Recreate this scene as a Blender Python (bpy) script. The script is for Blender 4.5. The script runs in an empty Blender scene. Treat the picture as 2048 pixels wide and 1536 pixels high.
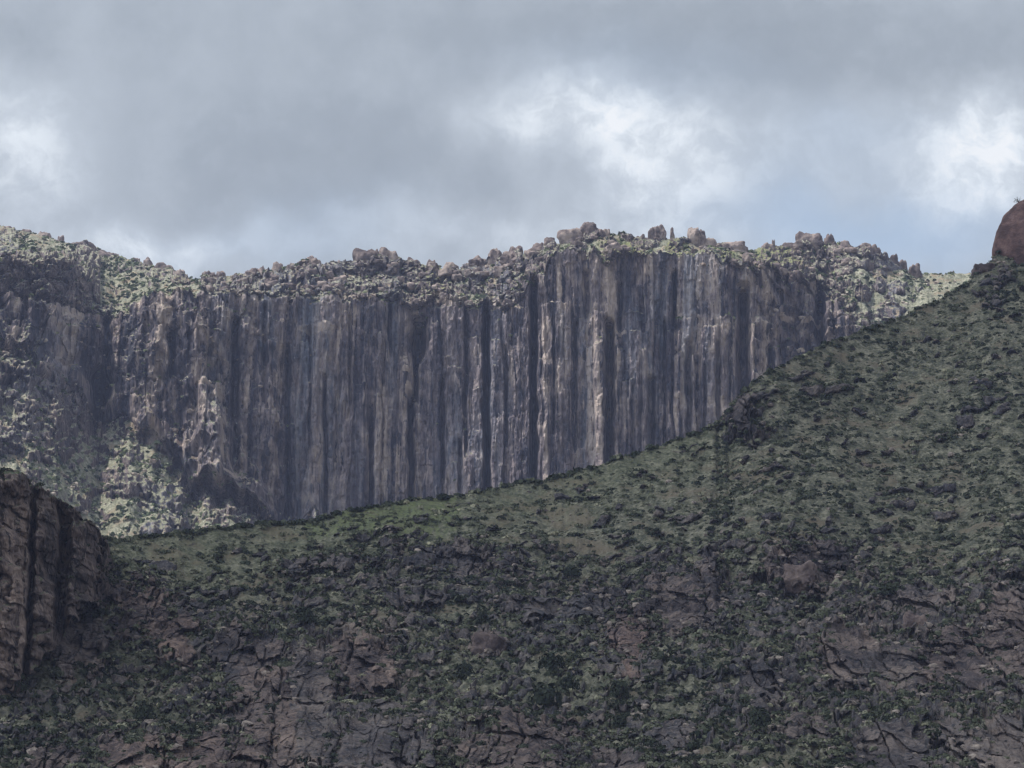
import bpy, math, random
import numpy as np

# ------------------------------------------------------------------ camera, world, sun, exposure
scn = bpy.context.scene
COL = scn.collection
F = 5807.0                      # focal length in photo pixels (2048 wide): about 20 degrees across
PITCH = math.radians(10.0)
CP, SP = math.cos(PITCH), math.sin(PITCH)
EYE = 1.7
cam = bpy.data.cameras.new("camera")
cam.sensor_width = 36.0
cam.lens = 36.0 * F / 2048.0
cam.clip_start = 1.0
cam.clip_end = 60000.0
camo = bpy.data.objects.new("camera", cam)
camo.location = (0, 0, EYE)
camo.rotation_euler = (math.radians(90) + PITCH, 0, 0)
COL.objects.link(camo)
scn.camera = camo
scn.view_settings.view_transform = 'Standard'
scn.view_settings.look = 'None'
scn.view_settings.exposure = 0.0
scn.view_settings.gamma = 1.0
scn.cycles.filter_width = 1.4          # the soft rendering of a long zoom
scn.cycles.max_bounces = 5
scn.cycles.diffuse_bounces = 3
scn.cycles.volume_bounces = 1
scn.cycles.transparent_max_bounces = 8

SUN_EL, SUN_AZ = math.radians(63), math.radians(-74)     # azimuth from +Y towards +X
SDIR = np.array([math.cos(SUN_EL) * math.sin(SUN_AZ), math.cos(SUN_EL) * math.cos(SUN_AZ), math.sin(SUN_EL)])
sun = bpy.data.lights.new("sun", 'SUN')
sun.energy = 4.8
sun.angle = math.radians(0.6)
sun.color = (1.0, 0.95, 0.87)
suno = bpy.data.objects.new("sun", sun)
suno.rotation_euler = (math.pi / 2 - SUN_EL, 0, math.pi - SUN_AZ)
COL.objects.link(suno)


class NT:
    """tiny node builder"""
    def __init__(s, tree):
        s.t = tree
        s.n = tree.nodes
        s.l = tree.links

    def add(s, typ, **kw):
        n = s.n.new(typ)
        for k, v in kw.items():
            setattr(n, k, v)
        return n

    def put(s, sock, v):
        if isinstance(v, bpy.types.NodeSocket):
            s.l.new(v, sock)
        else:
            if isinstance(v, (tuple, list)) and sock.type == 'RGBA' and len(v) == 3:
                v = (*v, 1.0)
            sock.default_value = v

    def math(s, op, a, b=0.0, c=None, clamp=False):
        n = s.add('ShaderNodeMath', operation=op, use_clamp=clamp)
        s.put(n.inputs[0], a)
        s.put(n.inputs[1], b)
        if c is not None:
            s.put(n.inputs[2], c)
        return n.outputs[0]

    def vmath(s, op, a, b=(0, 0, 0)):
        n = s.add('ShaderNodeVectorMath', operation=op)
        s.put(n.inputs[0], a)
        s.put(n.inputs[1], b)
        return n.outputs[0]

    def mix(s, f, a, b, mode='MIX'):
        n = s.add('ShaderNodeMix', data_type='RGBA', blend_type=mode)
        s.put(n.inputs[0], f)
        s.put(n.inputs[6], a)
        s.put(n.inputs[7], b)
        return n.outputs[2]

    def noise(s, vec, scale=1.0, detail=4.0, rough=0.55, dist=0.0):
        n = s.add('ShaderNodeTexNoise')
        s.put(n.inputs['Vector'], vec)
        s.put(n.inputs['Scale'], scale)
        s.put(n.inputs['Detail'], detail)
        s.put(n.inputs['Roughness'], rough)
        s.put(n.inputs['Distortion'], dist)
        return n.outputs[0], n.outputs[1]

    def smooth(s, v, lo, hi, a=0.0, b=1.0):
        n = s.add('ShaderNodeMapRange', interpolation_type='SMOOTHSTEP')
        s.put(n.inputs[0], v)
        s.put(n.inputs[1], lo)
        s.put(n.inputs[2], hi)
        s.put(n.inputs[3], a)
        s.put(n.inputs[4], b)
        return n.outputs[0]

    def ramp(s, f, stops):
        n = s.add('ShaderNodeValToRGB')
        r = n.color_ramp
        while len(r.elements) < len(stops):
            r.elements.new(0.5)
        for e, (p, c) in zip(r.elements, stops):
            e.position = p
            e.color = (*c, 1.0)
        s.put(n.inputs[0], f)
        return n.outputs[0]


def px_tan(px, py):
    """photo pixel -> sky direction as (x/y, z/y)"""
    a, b = (px - 1024) / F, (768 - py) / F
    y = CP - b * SP
    return a / y, (SP + b * CP) / y


world = bpy.data.worlds.new("World")
scn.world = world
world.use_nodes = True
w = NT(world.node_tree)
w.n.clear()
out = w.add('ShaderNodeOutputWorld')
bg = w.add('ShaderNodeBackground')
w.l.new(bg.outputs[0], out.inputs[0])
sky = w.add('ShaderNodeTexSky', sky_type='NISHITA', sun_disc=False, sun_elevation=SUN_EL, sun_rotation=SUN_AZ)
tc = w.add('ShaderNodeTexCoord').outputs['Generated']
sep = w.add('ShaderNodeSeparateXYZ')
w.l.new(tc, sep.inputs[0])
ay = w.math('MAXIMUM', w.math('ABSOLUTE', sep.outputs[1]), 0.12)
U = w.math('DIVIDE', sep.outputs[0], ay)
V = w.math('DIVIDE', sep.outputs[2], ay)
comb = w.add('ShaderNodeCombineXYZ')
w.l.new(U, comb.inputs[0])
w.l.new(V, comb.inputs[1])
UV = comb.outputs[0]
n1, c1 = w.noise(UV, 9.0, 5.0, 0.55)
n2, c2 = w.noise(UV, 34.0, 5.0, 0.6)
warp = w.vmath('SUBTRACT', c1, (0.5, 0.5, 0.5))
warp = w.vmath('MULTIPLY', warp, (0.06, 0.05, 0.0))
warp2 = w.vmath('MULTIPLY', w.vmath('SUBTRACT', c2, (0.5, 0.5, 0.5)), (0.020, 0.024, 0.0))
WUV = w.vmath('ADD', w.vmath('ADD', UV, warp), warp2)
# clouds: soft patches of brighter or darker cloud (photo px, py, radius x, radius y, brightness)
PATCH = [(60, 300, 130, 120, .30), (300, 490, 130, 55, .24), (1190, 225, 130, 70, .26), (1010, 265, 100, 55, .16), (1270, 170, 190, 45, .12), (1330, 320, 170, 130, .30),
         (1110, 320, 170, 110, .05), (2000, 250, 110, 95, .46), (1960, 390, 110, 60, .32), (1700, 300, 250, 130, .12),
         (1500, 60, 480, 90, -.13), (700, 120, 480, 130, -.02), (360, 130, 260, 110, .02), (560, 330, 330, 130, -.09),
         (2000, 120, 160, 45, -.06), (60, 60, 200, 60, -.06), (1000, 480, 1100, 50, .15), (760, 420, 200, 60, -.02),
         (1000, 130, 160, 70, .03), (1150, 330, 60, 60, -.09), (1500, 170, 300, 60, -.06)]
val = None
for (x, y, rx, ry, amp) in PATCH:
    u0, v0 = px_tan(x, y)
    d = w.vmath('MULTIPLY', w.vmath('SUBTRACT', WUV, (u0, v0, 0)), (F / rx, F / ry, 0))
    ln = w.add('ShaderNodeVectorMath', operation='DOT_PRODUCT')
    w.l.new(d, ln.inputs[0])
    w.l.new(d, ln.inputs[1])
    g = w.math('MULTIPLY', w.math('EXPONENT', w.math('MULTIPLY', ln.outputs['Value'], -0.8)), amp)
    val = g if val is None else w.math('ADD', val, g)
n3, c3 = w.noise(w.vmath('ADD', UV, warp2), 75.0, 6.0, 0.62)
val = w.math('MULTIPLY', val, w.smooth(n3, 0.34, 0.66, 0.72, 1.4))
val = w.math('ADD', val, w.math('MULTIPLY', w.math('SUBTRACT', n1, 0.5), 0.30))
val = w.math('ADD', val, w.math('MULTIPLY', w.math('SUBTRACT', n2, 0.5), 0.24))
cloud = w.ramp(w.math('ADD', val, 0.445, clamp=True),
               [(0.0, (0.25, 0.29, 0.34)), (0.38, (0.375, 0.425, 0.485)), (0.62, (0.56, 0.62, 0.69)),
                (0.85, (0.80, 0.86, 0.92)), (1.0, (0.93, 0.96, 0.99))])
# thinner cloud lets the blue through: right of centre above the ridge
thin = None
for (x, y, rx, ry, amp) in [(1650, 420, 260, 90, .55), (1900, 470, 300, 60, .45), (560, 480, 250, 60, .25), (1280, 130, 240, 70, .15), (1700, 250, 200, 60, .2)]:
    u0, v0 = px_tan(x, y)
    d = w.vmath('MULTIPLY', w.vmath('SUBTRACT', WUV, (u0, v0, 0)), (F / rx, F / ry, 0))
    ln = w.add('ShaderNodeVectorMath', operation='DOT_PRODUCT')
    w.l.new(d, ln.inputs[0])
    w.l.new(d, ln.inputs[1])
    g = w.math('MULTIPLY', w.math('EXPONENT', w.math('MULTIPLY', ln.outputs['Value'], -0.8)), amp)
    thin = g if thin is None else w.math('ADD', thin, g)
clear = w.mix(0.55, w.mix(1.0, sky.outputs[0], (0.085, 0.085, 0.085), 'MULTIPLY'), (0.56, 0.72, 0.93))
col = w.mix(w.math('MINIMUM', thin, 0.9), cloud, clear)
# the cloud deck is brighter overhead, and a bright patch is added unseen behind-left to light the cliff
hi = w.smooth(V, 0.40, 1.2, 1.0, 1.2)
dl = w.add('ShaderNodeVectorMath', operation='DOT_PRODUCT')
w.l.new(tc, dl.inputs[0])
dl.inputs[1].default_value = (-0.80, -0.42, 0.43)
sky_fill = w.math('MULTIPLY', w.smooth(dl.outputs['Value'], 0.35, 0.95), 2.6)
col = w.mix(1.0, col, w.math('ADD', hi, sky_fill), 'MULTIPLY')
w.l.new(col, bg.inputs[0])
bg.inputs[1].default_value = 1.0

# ------------------------------------------------------------------ numpy noise
rs = np.random.RandomState(7)
PERM = rs.permutation(512)
PERM = np.concatenate([PERM, PERM, PERM, PERM])
GRAD = rs.uniform(0, 2 * np.pi, 512)
GX, GY = np.cos(GRAD), np.sin(GRAD)
RND = rs.rand(2048)
G3 = rs.normal(size=(512, 3))
G3 /= np.linalg.norm(G3, axis=1)[:, None]


def h2(i, j, seed=0):
    return PERM[(PERM[(i + seed * 37) & 511] + j) & 511]


def n2d(x, y, seed=0):
    xi, yi = np.floor(x).astype(np.int64), np.floor(y).astype(np.int64)
    xf, yf = x - xi, y - yi
    u = xf * xf * xf * (xf * (xf * 6 - 15) + 10)
    v = yf * yf * yf * (yf * (yf * 6 - 15) + 10)

    def g(a, b):
        k = h2(xi + a, yi + b, seed)
        return GX[k] * (xf - a) + GY[k] * (yf - b)
    return 1.5 * ((g(0, 0) * (1 - u) + g(1, 0) * u) * (1 - v) + (g(0, 1) * (1 - u) + g(1, 1) * u) * v)


def fbm(x, y, octv=4, seed=0, gain=0.5, lac=2.03):
    s, a = 0, 1.0
    for k in range(octv):
        s = s + a * n2d(x, y, seed + k * 3)
        x, y, a = x * lac + 17.3, y * lac + 5.1, a * gain
    return s


def ridged(x, y, octv=4, seed=0, gain=0.5):
    s, a = 0, 1.0
    for k in range(octv):
        s = s + a * (1 - 2 * np.abs(n2d(x, y, seed + k * 3)))
        x, y, a = x * 2.03 + 7.3, y * 2.03 + 5.1, a * gain
    return s


def n3d(x, y, z, seed=0):
    xi, yi, zi = [np.floor(q).astype(np.int64) for q in (x, y, z)]
    xf, yf, zf = x - xi, y - yi, z - zi
    f = lambda t: t * t * t * (t * (t * 6 - 15) + 10)
    u, v, q = f(xf), f(yf), f(zf)

    def g(a, b, c):
        k = PERM[(h2(xi + a, yi + b, seed) + zi + c) & 511]
        return G3[k, 0] * (xf - a) + G3[k, 1] * (yf - b) + G3[k, 2] * (zf - c)
    l = lambda a, b, t: a * (1 - t) + b * t
    return 1.5 * l(l(l(g(0, 0, 0), g(1, 0, 0), u), l(g(0, 1, 0), g(1, 1, 0), u), v),
                   l(l(g(0, 0, 1), g(1, 0, 1), u), l(g(0, 1, 1), g(1, 1, 1), u), v), q)


def worley(x, y, seed=0, jit=0.9):
    """F1, F2 and the id of the nearest cell"""
    xi, yi = np.floor(x).astype(np.int64), np.floor(y).astype(np.int64)
    f1 = np.full(x.shape, 9.0)
    f2 = np.full(x.shape, 9.0)
    idn = np.zeros(x.shape, np.int64)
    for a in (-1, 0, 1):
        for b in (-1, 0, 1):
            k = h2(xi + a, yi + b, seed)
            dx = xi + a + 0.5 + jit * (RND[k] - 0.5) - x
            dy = yi + b + 0.5 + jit * (RND[k + 600] - 0.5) - y
            d = np.sqrt(dx * dx + dy * dy)
            nearer = d < f1
            f2 = np.where(nearer, f1, np.minimum(f2, d))
            idn = np.where(nearer, k, idn)
            f1 = np.where(nearer, d, f1)
    return f1, f2, idn


def cells1d(x, seed):
    """irregular 1-D cells: id, position inside 0..1"""
    i = np.floor(x).astype(np.int64)
    edge = lambda q: q + 0.8 * (RND[(PERM[(q + seed * 91) & 511]) + 300] - 0.5)
    e0, e1 = edge(i), edge(i + 1)
    k = np.where(x < e0, i - 1, np.where(x >= e1, i + 1, i))
    a, b = edge(k), edge(k + 1)
    return k, (x - a) / (b - a)


def r1(k, seed):
    return RND[PERM[(k + seed * 53) & 511] + 100]


def sstep(a, b, x):
    t = np.clip((x - a) / (b - a), 0, 1)
    return t * t * (3 - 2 * t)


def at(px, py, Y):
    """photo pixel at depth Y -> world x, y, z"""
    a, b = (px - 1024) / F, (768 - py) / F
    d = CP - b * SP
    return a * Y / d, Y + 0 * a + 0 * b, EYE + (SP + b * CP) * Y / d


def project(x, y, z):
    zz = z - EYE
    f = y * CP + zz * SP
    b = (-y * SP + zz * CP) / f
    return 1024 + F * x / f, 768 - F * b


def box_rows(A, k):
    c = np.cumsum(np.pad(A, ((k + 1, k), (0, 0))), 0)
    return (c[2 * k + 1:] - c[:-2 * k - 1]) / (2 * k + 1)


def steepen(Yin, M, k, up=0):
    """turn the masked rows of a slope into steep faces with level benches above and below them"""
    dY = np.diff(Yin, axis=0)
    lost = dY * 0.94 * M[1:]
    back_ = box_rows(lost, k)
    if up:
        back_ = np.roll(back_, -up, 0)
    nd = dY - lost + back_
    tot = dY.sum(0) / nd.sum(0)
    return np.vstack([Yin[:1], Yin[:1] + np.cumsum(nd * tot, 0)])


def blob(PX_, PY_, x0, x1, y0, y1, seed, wob=.22, p=4, soft=.12):
    """ragged rounded rectangle in photo pixels, 0..1"""
    u_, v_ = (PX_ - (x0 + x1) / 2) / (x1 - x0) * 2, (PY_ - (y0 + y1) / 2) / (y1 - y0) * 2
    sel = (np.abs(u_) < 1.7) & (np.abs(v_) < 1.7)
    out_ = np.zeros_like(PX_)
    if not sel.any():
        return out_
    u_, v_, a_, b_ = u_[sel], v_[sel], PX_[sel], PY_[sel]
    r_ = (np.abs(u_) ** p + np.abs(v_) ** p) ** (1 / p) + wob * fbm(a_ / 40, b_ / 40, 3, seed % 90) + wob * .6 * n2d(a_ / 11, b_ / 11, seed % 70)
    out_[sel] = sstep(1 + soft, 1 - soft, r_)
    return out_


def lut(pts):
    p = np.array(pts, float)
    return lambda q: np.interp(q, p[:, 0], p[:, 1])


# ------------------------------------------------------------------ mesh helpers
def mesh_np(name, verts, faces, mat, smooth=True, attrs=None):
    me = bpy.data.meshes.new(name)
    nv, nf, k = len(verts), len(faces), faces.shape[1]
    me.vertices.add(nv)
    me.vertices.foreach_set('co', np.ascontiguousarray(verts, np.float32).ravel())
    me.loops.add(nf * k)
    me.loops.foreach_set('vertex_index', np.ascontiguousarray(faces, np.int32).ravel())
    me.polygons.add(nf)
    me.polygons.foreach_set('loop_start', np.arange(0, nf * k, k, dtype=np.int32))
    me.polygons.foreach_set('loop_total', np.full(nf, k, np.int32))
    me.polygons.foreach_set('use_smooth', np.full(nf, smooth, bool))
    me.update(calc_edges=True)
    me.materials.append(mat)
    for an, av in (attrs or {}).items():
        a = me.attributes.new(an, 'FLOAT', 'POINT')
        a.data.foreach_set('value', np.ascontiguousarray(av, np.float32))
    return me


def link(name, me, label=None, cat=None, group=None, kind=None, loc=None, parent=None):
    o = bpy.data.objects.new(name, me)
    COL.objects.link(o)
    if loc is not None:
        o.location = loc
    if parent is not None:
        o.parent = parent
    for k, v in (('label', label), ('category', cat), ('group', group), ('kind', kind)):
        if v:
            o[k] = v
    return o


def grid_faces(nr, nc):
    i = np.arange(nr * nc).reshape(nr, nc)
    return np.stack([i[:-1, :-1], i[1:, :-1], i[1:, 1:], i[:-1, 1:]], -1).reshape(-1, 4)


# ------------------------------------------------------------------ materials
def new_mat(name):
    m = bpy.data.materials.new(name)
    m.use_nodes = True
    t = NT(m.node_tree)
    t.n.clear()
    o = t.add('ShaderNodeOutputMaterial')
    b = t.add('ShaderNodeBsdfPrincipled')
    b.inputs['Roughness'].default_value = 0.9
    b.inputs['Specular IOR Level'].default_value = 0.15
    t.l.new(b.outputs[0], o.inputs[0])
    return m, t, b


def rock_terrain_mat(name, dark, mid, tan, varnish, veg_a, veg_b, veg_c, lo, hi, vert=0.06, scale=1.0, bump=1.0, tanpos=.62, soil=(0.3, .24, .17), coolc=(.15, .165, .2), grn=(.125, .15, .062)):
    m, t, b = new_mat(name)
    geo = t.add('ShaderNodeNewGeometry')
    P = geo.outputs['Position']
    sx = t.vmath('MULTIPLY', P, (1, 1, vert))
    broad, _ = t.noise(sx, 0.035 * scale, 5, 0.6)
    mid_n, _ = t.noise(sx, 0.22 * scale, 5, 0.62)
    fine, _ = t.noise(t.vmath('MULTIPLY', P, (1, 1, vert * 1.6)), 0.8 * scale, 4, 0.6)
    iso, _ = t.noise(P, 0.16 * scale, 6, 0.6)
    isof, _ = t.noise(P, 0.7 * scale, 4, 0.65)
    f = t.math('ADD', t.math('MULTIPLY', broad, 0.45), t.math('ADD', t.math('MULTIPLY', mid_n, 0.35), t.math('MULTIPLY', iso, 0.2)))
    f = t.math('ADD', f, t.math('MULTIPLY', t.math('SUBTRACT', fine, 0.5), 0.34))
    tone = t.add('ShaderNodeAttribute', attribute_name='tone').outputs['Fac']
    cool = t.add('ShaderNodeAttribute', attribute_name='cool').outputs['Fac']
    rockm = t.add('ShaderNodeAttribute', attribute_name='rock').outputs['Fac']
    green = t.add('ShaderNodeAttribute', attribute_name='green').outputs['Fac']
    f = t.math('ADD', f, tone)
    rock = t.ramp(f, [(0.36, dark), (0.5, mid), (tanpos, tan)])
    vs, _ = t.noise(t.vmath('MULTIPLY', P, (1, 1, vert * 0.35)), 0.33 * scale, 3, 0.6)
    rock = t.mix(t.smooth(t.math('SUBTRACT', vs, t.math('MULTIPLY', tone, 0.5)), 0.51, 0.62, 0, 0.85), rock, varnish)
    rock = t.mix(t.math('MULTIPLY', cool, t.smooth(mid_n, 0.35, 0.6)), rock, coolc)
    redm = t.add('ShaderNodeAttribute', attribute_name='red').outputs['Fac']
    rock = t.mix(t.math('MULTIPLY', redm, 0.5), rock, t.mix(1.0, rock, (1.14, 0.9, 0.86), 'MULTIPLY'))
    pale, _ = t.noise(P, 0.9 * scale, 3, 0.6)
    rock = t.mix(t.smooth(pale, 0.63, 0.72, 0, .7), rock, t.mix(0.45, rock, (0.5, 0.44, 0.4)))
    # plants and soil lie where the ground is flat enough to hold them
    s = t.add('ShaderNodeSeparateXYZ')
    t.l.new(geo.outputs['Normal'], s.inputs[0])
    slope = t.math('ADD', s.outputs[2], t.math('MULTIPLY', t.math('SUBTRACT', iso, 0.5), 0.5))
    slope = t.math('ADD', slope, t.math('MULTIPLY', t.math('SUBTRACT', 0.35, rockm), 0.42))
    flat = t.smooth(slope, lo, hi)
    vcol = t.ramp(t.math('ADD', t.math('MULTIPLY', iso, 0.5), t.math('MULTIPLY', isof, 0.5)), [(0.38, veg_a), (0.5, veg_b), (0.62, veg_c)])
    pn, _ = t.noise(P, 0.045 * scale, 4, 0.6)
    vcol = t.mix(t.smooth(pn, 0.52, 0.66), vcol, soil)
    vcol = t.mix(t.math('MULTIPLY', green, t.smooth(isof, 0.35, 0.55)), vcol, grn)
    c = t.mix(flat, rock, vcol)
    t.l.new(c, b.inputs['Base Color'])
    bp = t.add('ShaderNodeBump')
    bp.inputs['Strength'].default_value = 0.8
    bp.inputs['Distance'].default_value = 0.9 * bump
    t.l.new(t.math('ADD', t.math('ADD', fine, isof), mid_n), bp.inputs['Height'])
    t.l.new(bp.outputs[0], b.inputs['Normal'])
    return m


M_CLIFF = rock_terrain_mat("cliff_rock", (0.085, 0.072, 0.085), (0.225, 0.185, 0.188), (0.52, 0.42, 0.36), (0.035, 0.037, 0.055),
                           (0.11, 0.12, 0.085), (0.22, 0.225, 0.155), (0.43, 0.41, 0.32), 0.42, 0.66, vert=.07, bump=2.6, tanpos=.66, grn=(.25, .265, .115), coolc=(.20, .22, .27))
M_SLOPE = rock_terrain_mat("ledge_rock", (0.075, 0.062, 0.066), (0.185, 0.145, 0.14), (0.45, 0.37, 0.32), (0.04, 0.04, 0.05),
                           (0.12, 0.125, 0.09), (0.25, 0.25, 0.18), (0.47, 0.45, 0.36), 0.36, 0.62, vert=.7, scale=1.6, bump=1.3, tanpos=.64, grn=(.25, .265, .115), coolc=(.20, .22, .27))
M_HILL = rock_terrain_mat("hill_ground", (0.026, 0.023, 0.026), (0.072, 0.059, 0.058), (0.25, 0.195, 0.16), (0.016, 0.017, 0.022),
                          (0.045, 0.05, 0.034), (0.115, 0.113, 0.079), (0.25, 0.23, 0.17), 0.5, 0.8, vert=0.4, scale=1.8, bump=.9, soil=(.15, .125, .088), tanpos=.72, coolc=(.09, .097, .112))
M_BLUFF = rock_terrain_mat("bluff_rock", (0.045, 0.036, 0.035), (0.13, 0.098, 0.088), (0.36, 0.27, 0.22), (0.026, 0.022, 0.024),
                           (0.045, 0.055, 0.03), (0.10, 0.115, 0.065), (0.2, 0.19, 0.12), 0.5, 0.75, vert=0.3, scale=1.8, bump=.9, tanpos=.68)


def boulder_mat(name, a, b_, c):
    m, t, b = new_mat(name)
    P = t.add('ShaderNodeNewGeometry').outputs['Position']
    n, _ = t.noise(P, 0.25, 6, 0.62)
    n2, _ = t.noise(P, 1.3, 4, 0.6)
    info = t.add('ShaderNodeObjectInfo')
    f = t.math('ADD', n, t.math('MULTIPLY', t.math('SUBTRACT', info.outputs['Random'], 0.5), 0.16))
    t.l.new(t.ramp(f, [(0.38, a), (0.5, b_), (0.66, c)]), b.inputs['Base Color'])
    bp = t.add('ShaderNodeBump')
    bp.inputs['Strength'].default_value = 0.8
    bp.inputs['Distance'].default_value = 0.6
    t.l.new(t.math('ADD', n, n2), bp.inputs['Height'])
    t.l.new(bp.outputs[0], b.inputs['Normal'])
    return m


M_BOULDER = boulder_mat("boulder_rock", (0.085, 0.067, 0.066), (0.175, 0.138, 0.13), (0.34, 0.275, 0.24))
M_RED = boulder_mat("red_rock", (0.07, 0.043, 0.040), (0.13, 0.078, 0.070), (0.21, 0.14, 0.12))
M_DARKROCK = boulder_mat("dark_rock", (0.05, 0.037, 0.037), (0.10, 0.075, 0.072), (0.2, 0.15, 0.13))
M_PALEROCK = boulder_mat("pale_rock", (0.22, 0.17, 0.14), (0.34, 0.28, 0.23), (0.52, 0.45, 0.38))


def leaf_mat(name, stops):
    m, t, b = new_mat(name)
    a = t.add('ShaderNodeAttribute', attribute_name='tint')
    P = t.add('ShaderNodeNewGeometry').outputs['Position']
    n, _ = t.noise(P, 2.5, 2, 0.5)
    f = t.math('ADD', a.outputs['Fac'], t.math('MULTIPLY', t.math('SUBTRACT', n, 0.5), 0.3))
    t.l.new(t.ramp(f, stops), b.inputs['Base Color'])
    return m


M_LEAF = leaf_mat("scrub_leaves", [(0.0, (0.022, 0.029, 0.02)), (0.3, (0.042, 0.050, 0.032)), (0.6, (0.100, 0.106, 0.068)),
                                   (0.82, (0.170, 0.172, 0.115)), (1.0, (0.30, 0.28, 0.19))])
M_FARLEAF = leaf_mat("far_scrub_leaves", [(0.0, (0.05, 0.065, 0.04)), (0.4, (0.10, 0.125, 0.07)), (0.75, (0.19, 0.215, 0.12)), (1.0, (0.30, 0.30, 0.17))])
M_STEM, _t, _b = new_mat("stem_bark")
_b.inputs['Base Color'].default_value = (0.10, 0.075, 0.055, 1)

# ------------------------------------------------------------------ ground sheet to the horizon
gm, gt, gb = new_mat("desert_soil")
gn, _ = gt.noise(gt.add('ShaderNodeNewGeometry').outputs['Position'], 0.05, 6, 0.6)
gt.l.new(gt.ramp(gn, [(0.4, (0.10, 0.10, 0.06)), (0.6, (0.22, 0.18, 0.12))]), gb.inputs['Base Color'])
gx = np.linspace(-15000, 15000, 61)
GXX, GYY = np.meshgrid(gx, gx + 8000)
gv = np.stack([GXX, GYY, 0 * GXX], -1).reshape(-1, 3)
link("ground", mesh_np("ground", gv, grid_faces(61, 61)[:, ::-1], gm), kind="structure")

# ------------------------------------------------------------------ the far massif
CREST = lut([(-900, 560), (-400, 430), (-160, 440), (0, 462), (60, 472), (120, 484), (190, 502), (250, 520), (310, 538), (370, 555), (400, 562), (440, 560), (500, 556), (560, 545),
             (620, 538), (680, 535), (740, 520), (800, 525), (850, 535), (900, 545), (950, 528), (1000, 515), (1060, 508), (1100, 490), (1150, 480),
             (1200, 475), (1300, 480), (1400, 485), (1450, 492), (1520, 504), (1600, 492), (1660, 492), (1720, 500), (1780, 520), (1830, 545), (1890, 549), (2048, 552), (2220, 560)])
MIDY = lut([(-160, 510), (0, 522), (60, 520), (120, 528), (170, 550), (200, 590), (230, 600), (300, 585), (400, 580), (700, 560), (820, 565), (1000, 550), (1100, 500),
            (1300, 504), (1500, 524), (1600, 520), (1700, 560), (1850, 600), (2220, 620)])
RIM = lut([(-160, 600), (0, 606), (60, 612), (130, 632), (240, 636), (290, 615), (330, 598), (420, 602), (560, 606), (640, 600), (740, 606), (800, 612), (830, 624),
           (870, 607), (960, 612), (1000, 622), (1045, 604), (1075, 545), (1110, 512), (1200, 512), (1400, 520), (1450, 532), (1520, 548), (1600, 576),
           (1640, 600), (1680, 632), (1750, 672), (1850, 700), (2220, 720)])
BASE = lut([(-160, 665), (0, 690), (60, 715), (120, 760), (165, 835), (210, 865), (260, 880), (330, 905), (380, 960), (420, 1000), (500, 1030), (560, 1065), (700, 1090), (2220, 1110)])
DRIM = lut([(-160, 1440), (0, 1470), (100, 1500), (200, 1560), (300, 1530), (420, 1500), (600, 1510), (830, 1520), (1000, 1500), (1060, 1490), (1200, 1480), (1400, 1480),
            (1500, 1480), (1640, 1530), (1700, 1490), (1850, 1460), (2220, 1400)])
DMID = lut([(-160, 12), (120, 14), (170, 30), (230, 60), (300, 60), (400, 42), (1000, 40), (1100, 26), (1300, 32), (1500, 34), (1650, 45), (1850, 60), (2220, 60)])
DCR = lut([(-160, 330), (0, 330), (200, 300), (330, 200), (400, 80), (500, 70), (1000, 65), (1100, 60), (1500, 70), (1700, 90), (1850, 160), (2220, 200)])

pxs = np.concatenate([np.linspace(-900, -135, 110), np.linspace(-130, 2180, 1850), np.linspace(2190, 3000, 110)])
nc = len(pxs)
jk, _j = cells1d(pxs / 26, 5)
jk2, _j = cells1d(pxs / 11, 6)
jag = 8 * fbm(pxs / 34, 0 * pxs + 3.3, 4, 11) + 24 * (r1(jk, 4) - .5) + 14 * (r1(jk2, 14) - .5)
yc, ym, yr, yb = CREST(pxs), MIDY(pxs) + 10 * fbm(pxs / 30, 0 * pxs + 2.2, 4, 12), RIM(pxs) + .8 * jag + 22 * fbm(pxs / 50, 0 * pxs + 6.6, 3, 18) * sstep(1040, 1100, pxs) * sstep(1750, 1600, pxs), BASE(pxs) + 40 * fbm(pxs / 55, 0 * pxs + 4.4, 3, 8)
yc = yc + 3.5 * fbm(pxs / 26, 0 * pxs + 9.1, 4, 5)
Dr = DRIM(pxs)
Dm, Dc = Dr + DMID(pxs), Dr + DCR(pxs)
Db = Dr - 9 - 34 * sstep(1470, 1580, pxs) - 26 * sstep(420, 250, pxs)     # both ends lean back in broken steps
NB, N1, N2, N3, N4 = 40, 170, 110, 560, 210
rows, wc, reg = [], [], []          # (z, Y), cliffness


def seg(pa, Ya, pb, Yb, n, c0, c1, first=False):
    za, zb = at(pxs, pa, Ya)[2], at(pxs, pb, Yb)[2]
    ts = np.linspace(0, 1, n + 1)[(0 if first else 1):]
    for t_ in ts:
        rows.append((za + (zb - za) * t_, Ya + (Yb - Ya) * t_))
        wc.append(c0 + (c1 - c0) * t_)


# back side falls away behind the crest
zc = at(pxs, yc, Dc)[2]
for t_ in np.linspace(1, 0, NB, endpoint=False):
    rows.append((zc - 170 * t_ ** 1.3, Dc + 500 * t_))
    wc.append(0.0)
seg(yc, Dc, ym, Dm, N1, 0, 0.0, True)
seg(ym, Dm, yr, Dr, N2, 0.1, 0.4)
seg(yr, Dr, yb, Db, N3, 1, 1)
seg(yb, Db, 1180 + 0 * yb, Db - 210, N4, 0.25, 0.1)
Z = np.array([r[0] for r in rows])
Y = np.array([r[1] for r in rows])
W = np.repeat(np.array(wc)[:, None], nc, 1)
nr = Z.shape[0]
AX = (pxs - 1024) / F / CP
X = AX[None, :] * (Y * 0 + Dr[None, :]) + AX[None, :] * (Y - Dr[None, :])
PY = project(X, Y, Z)[1]
PX = np.repeat(pxs[None, :], nr, 0)
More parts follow.
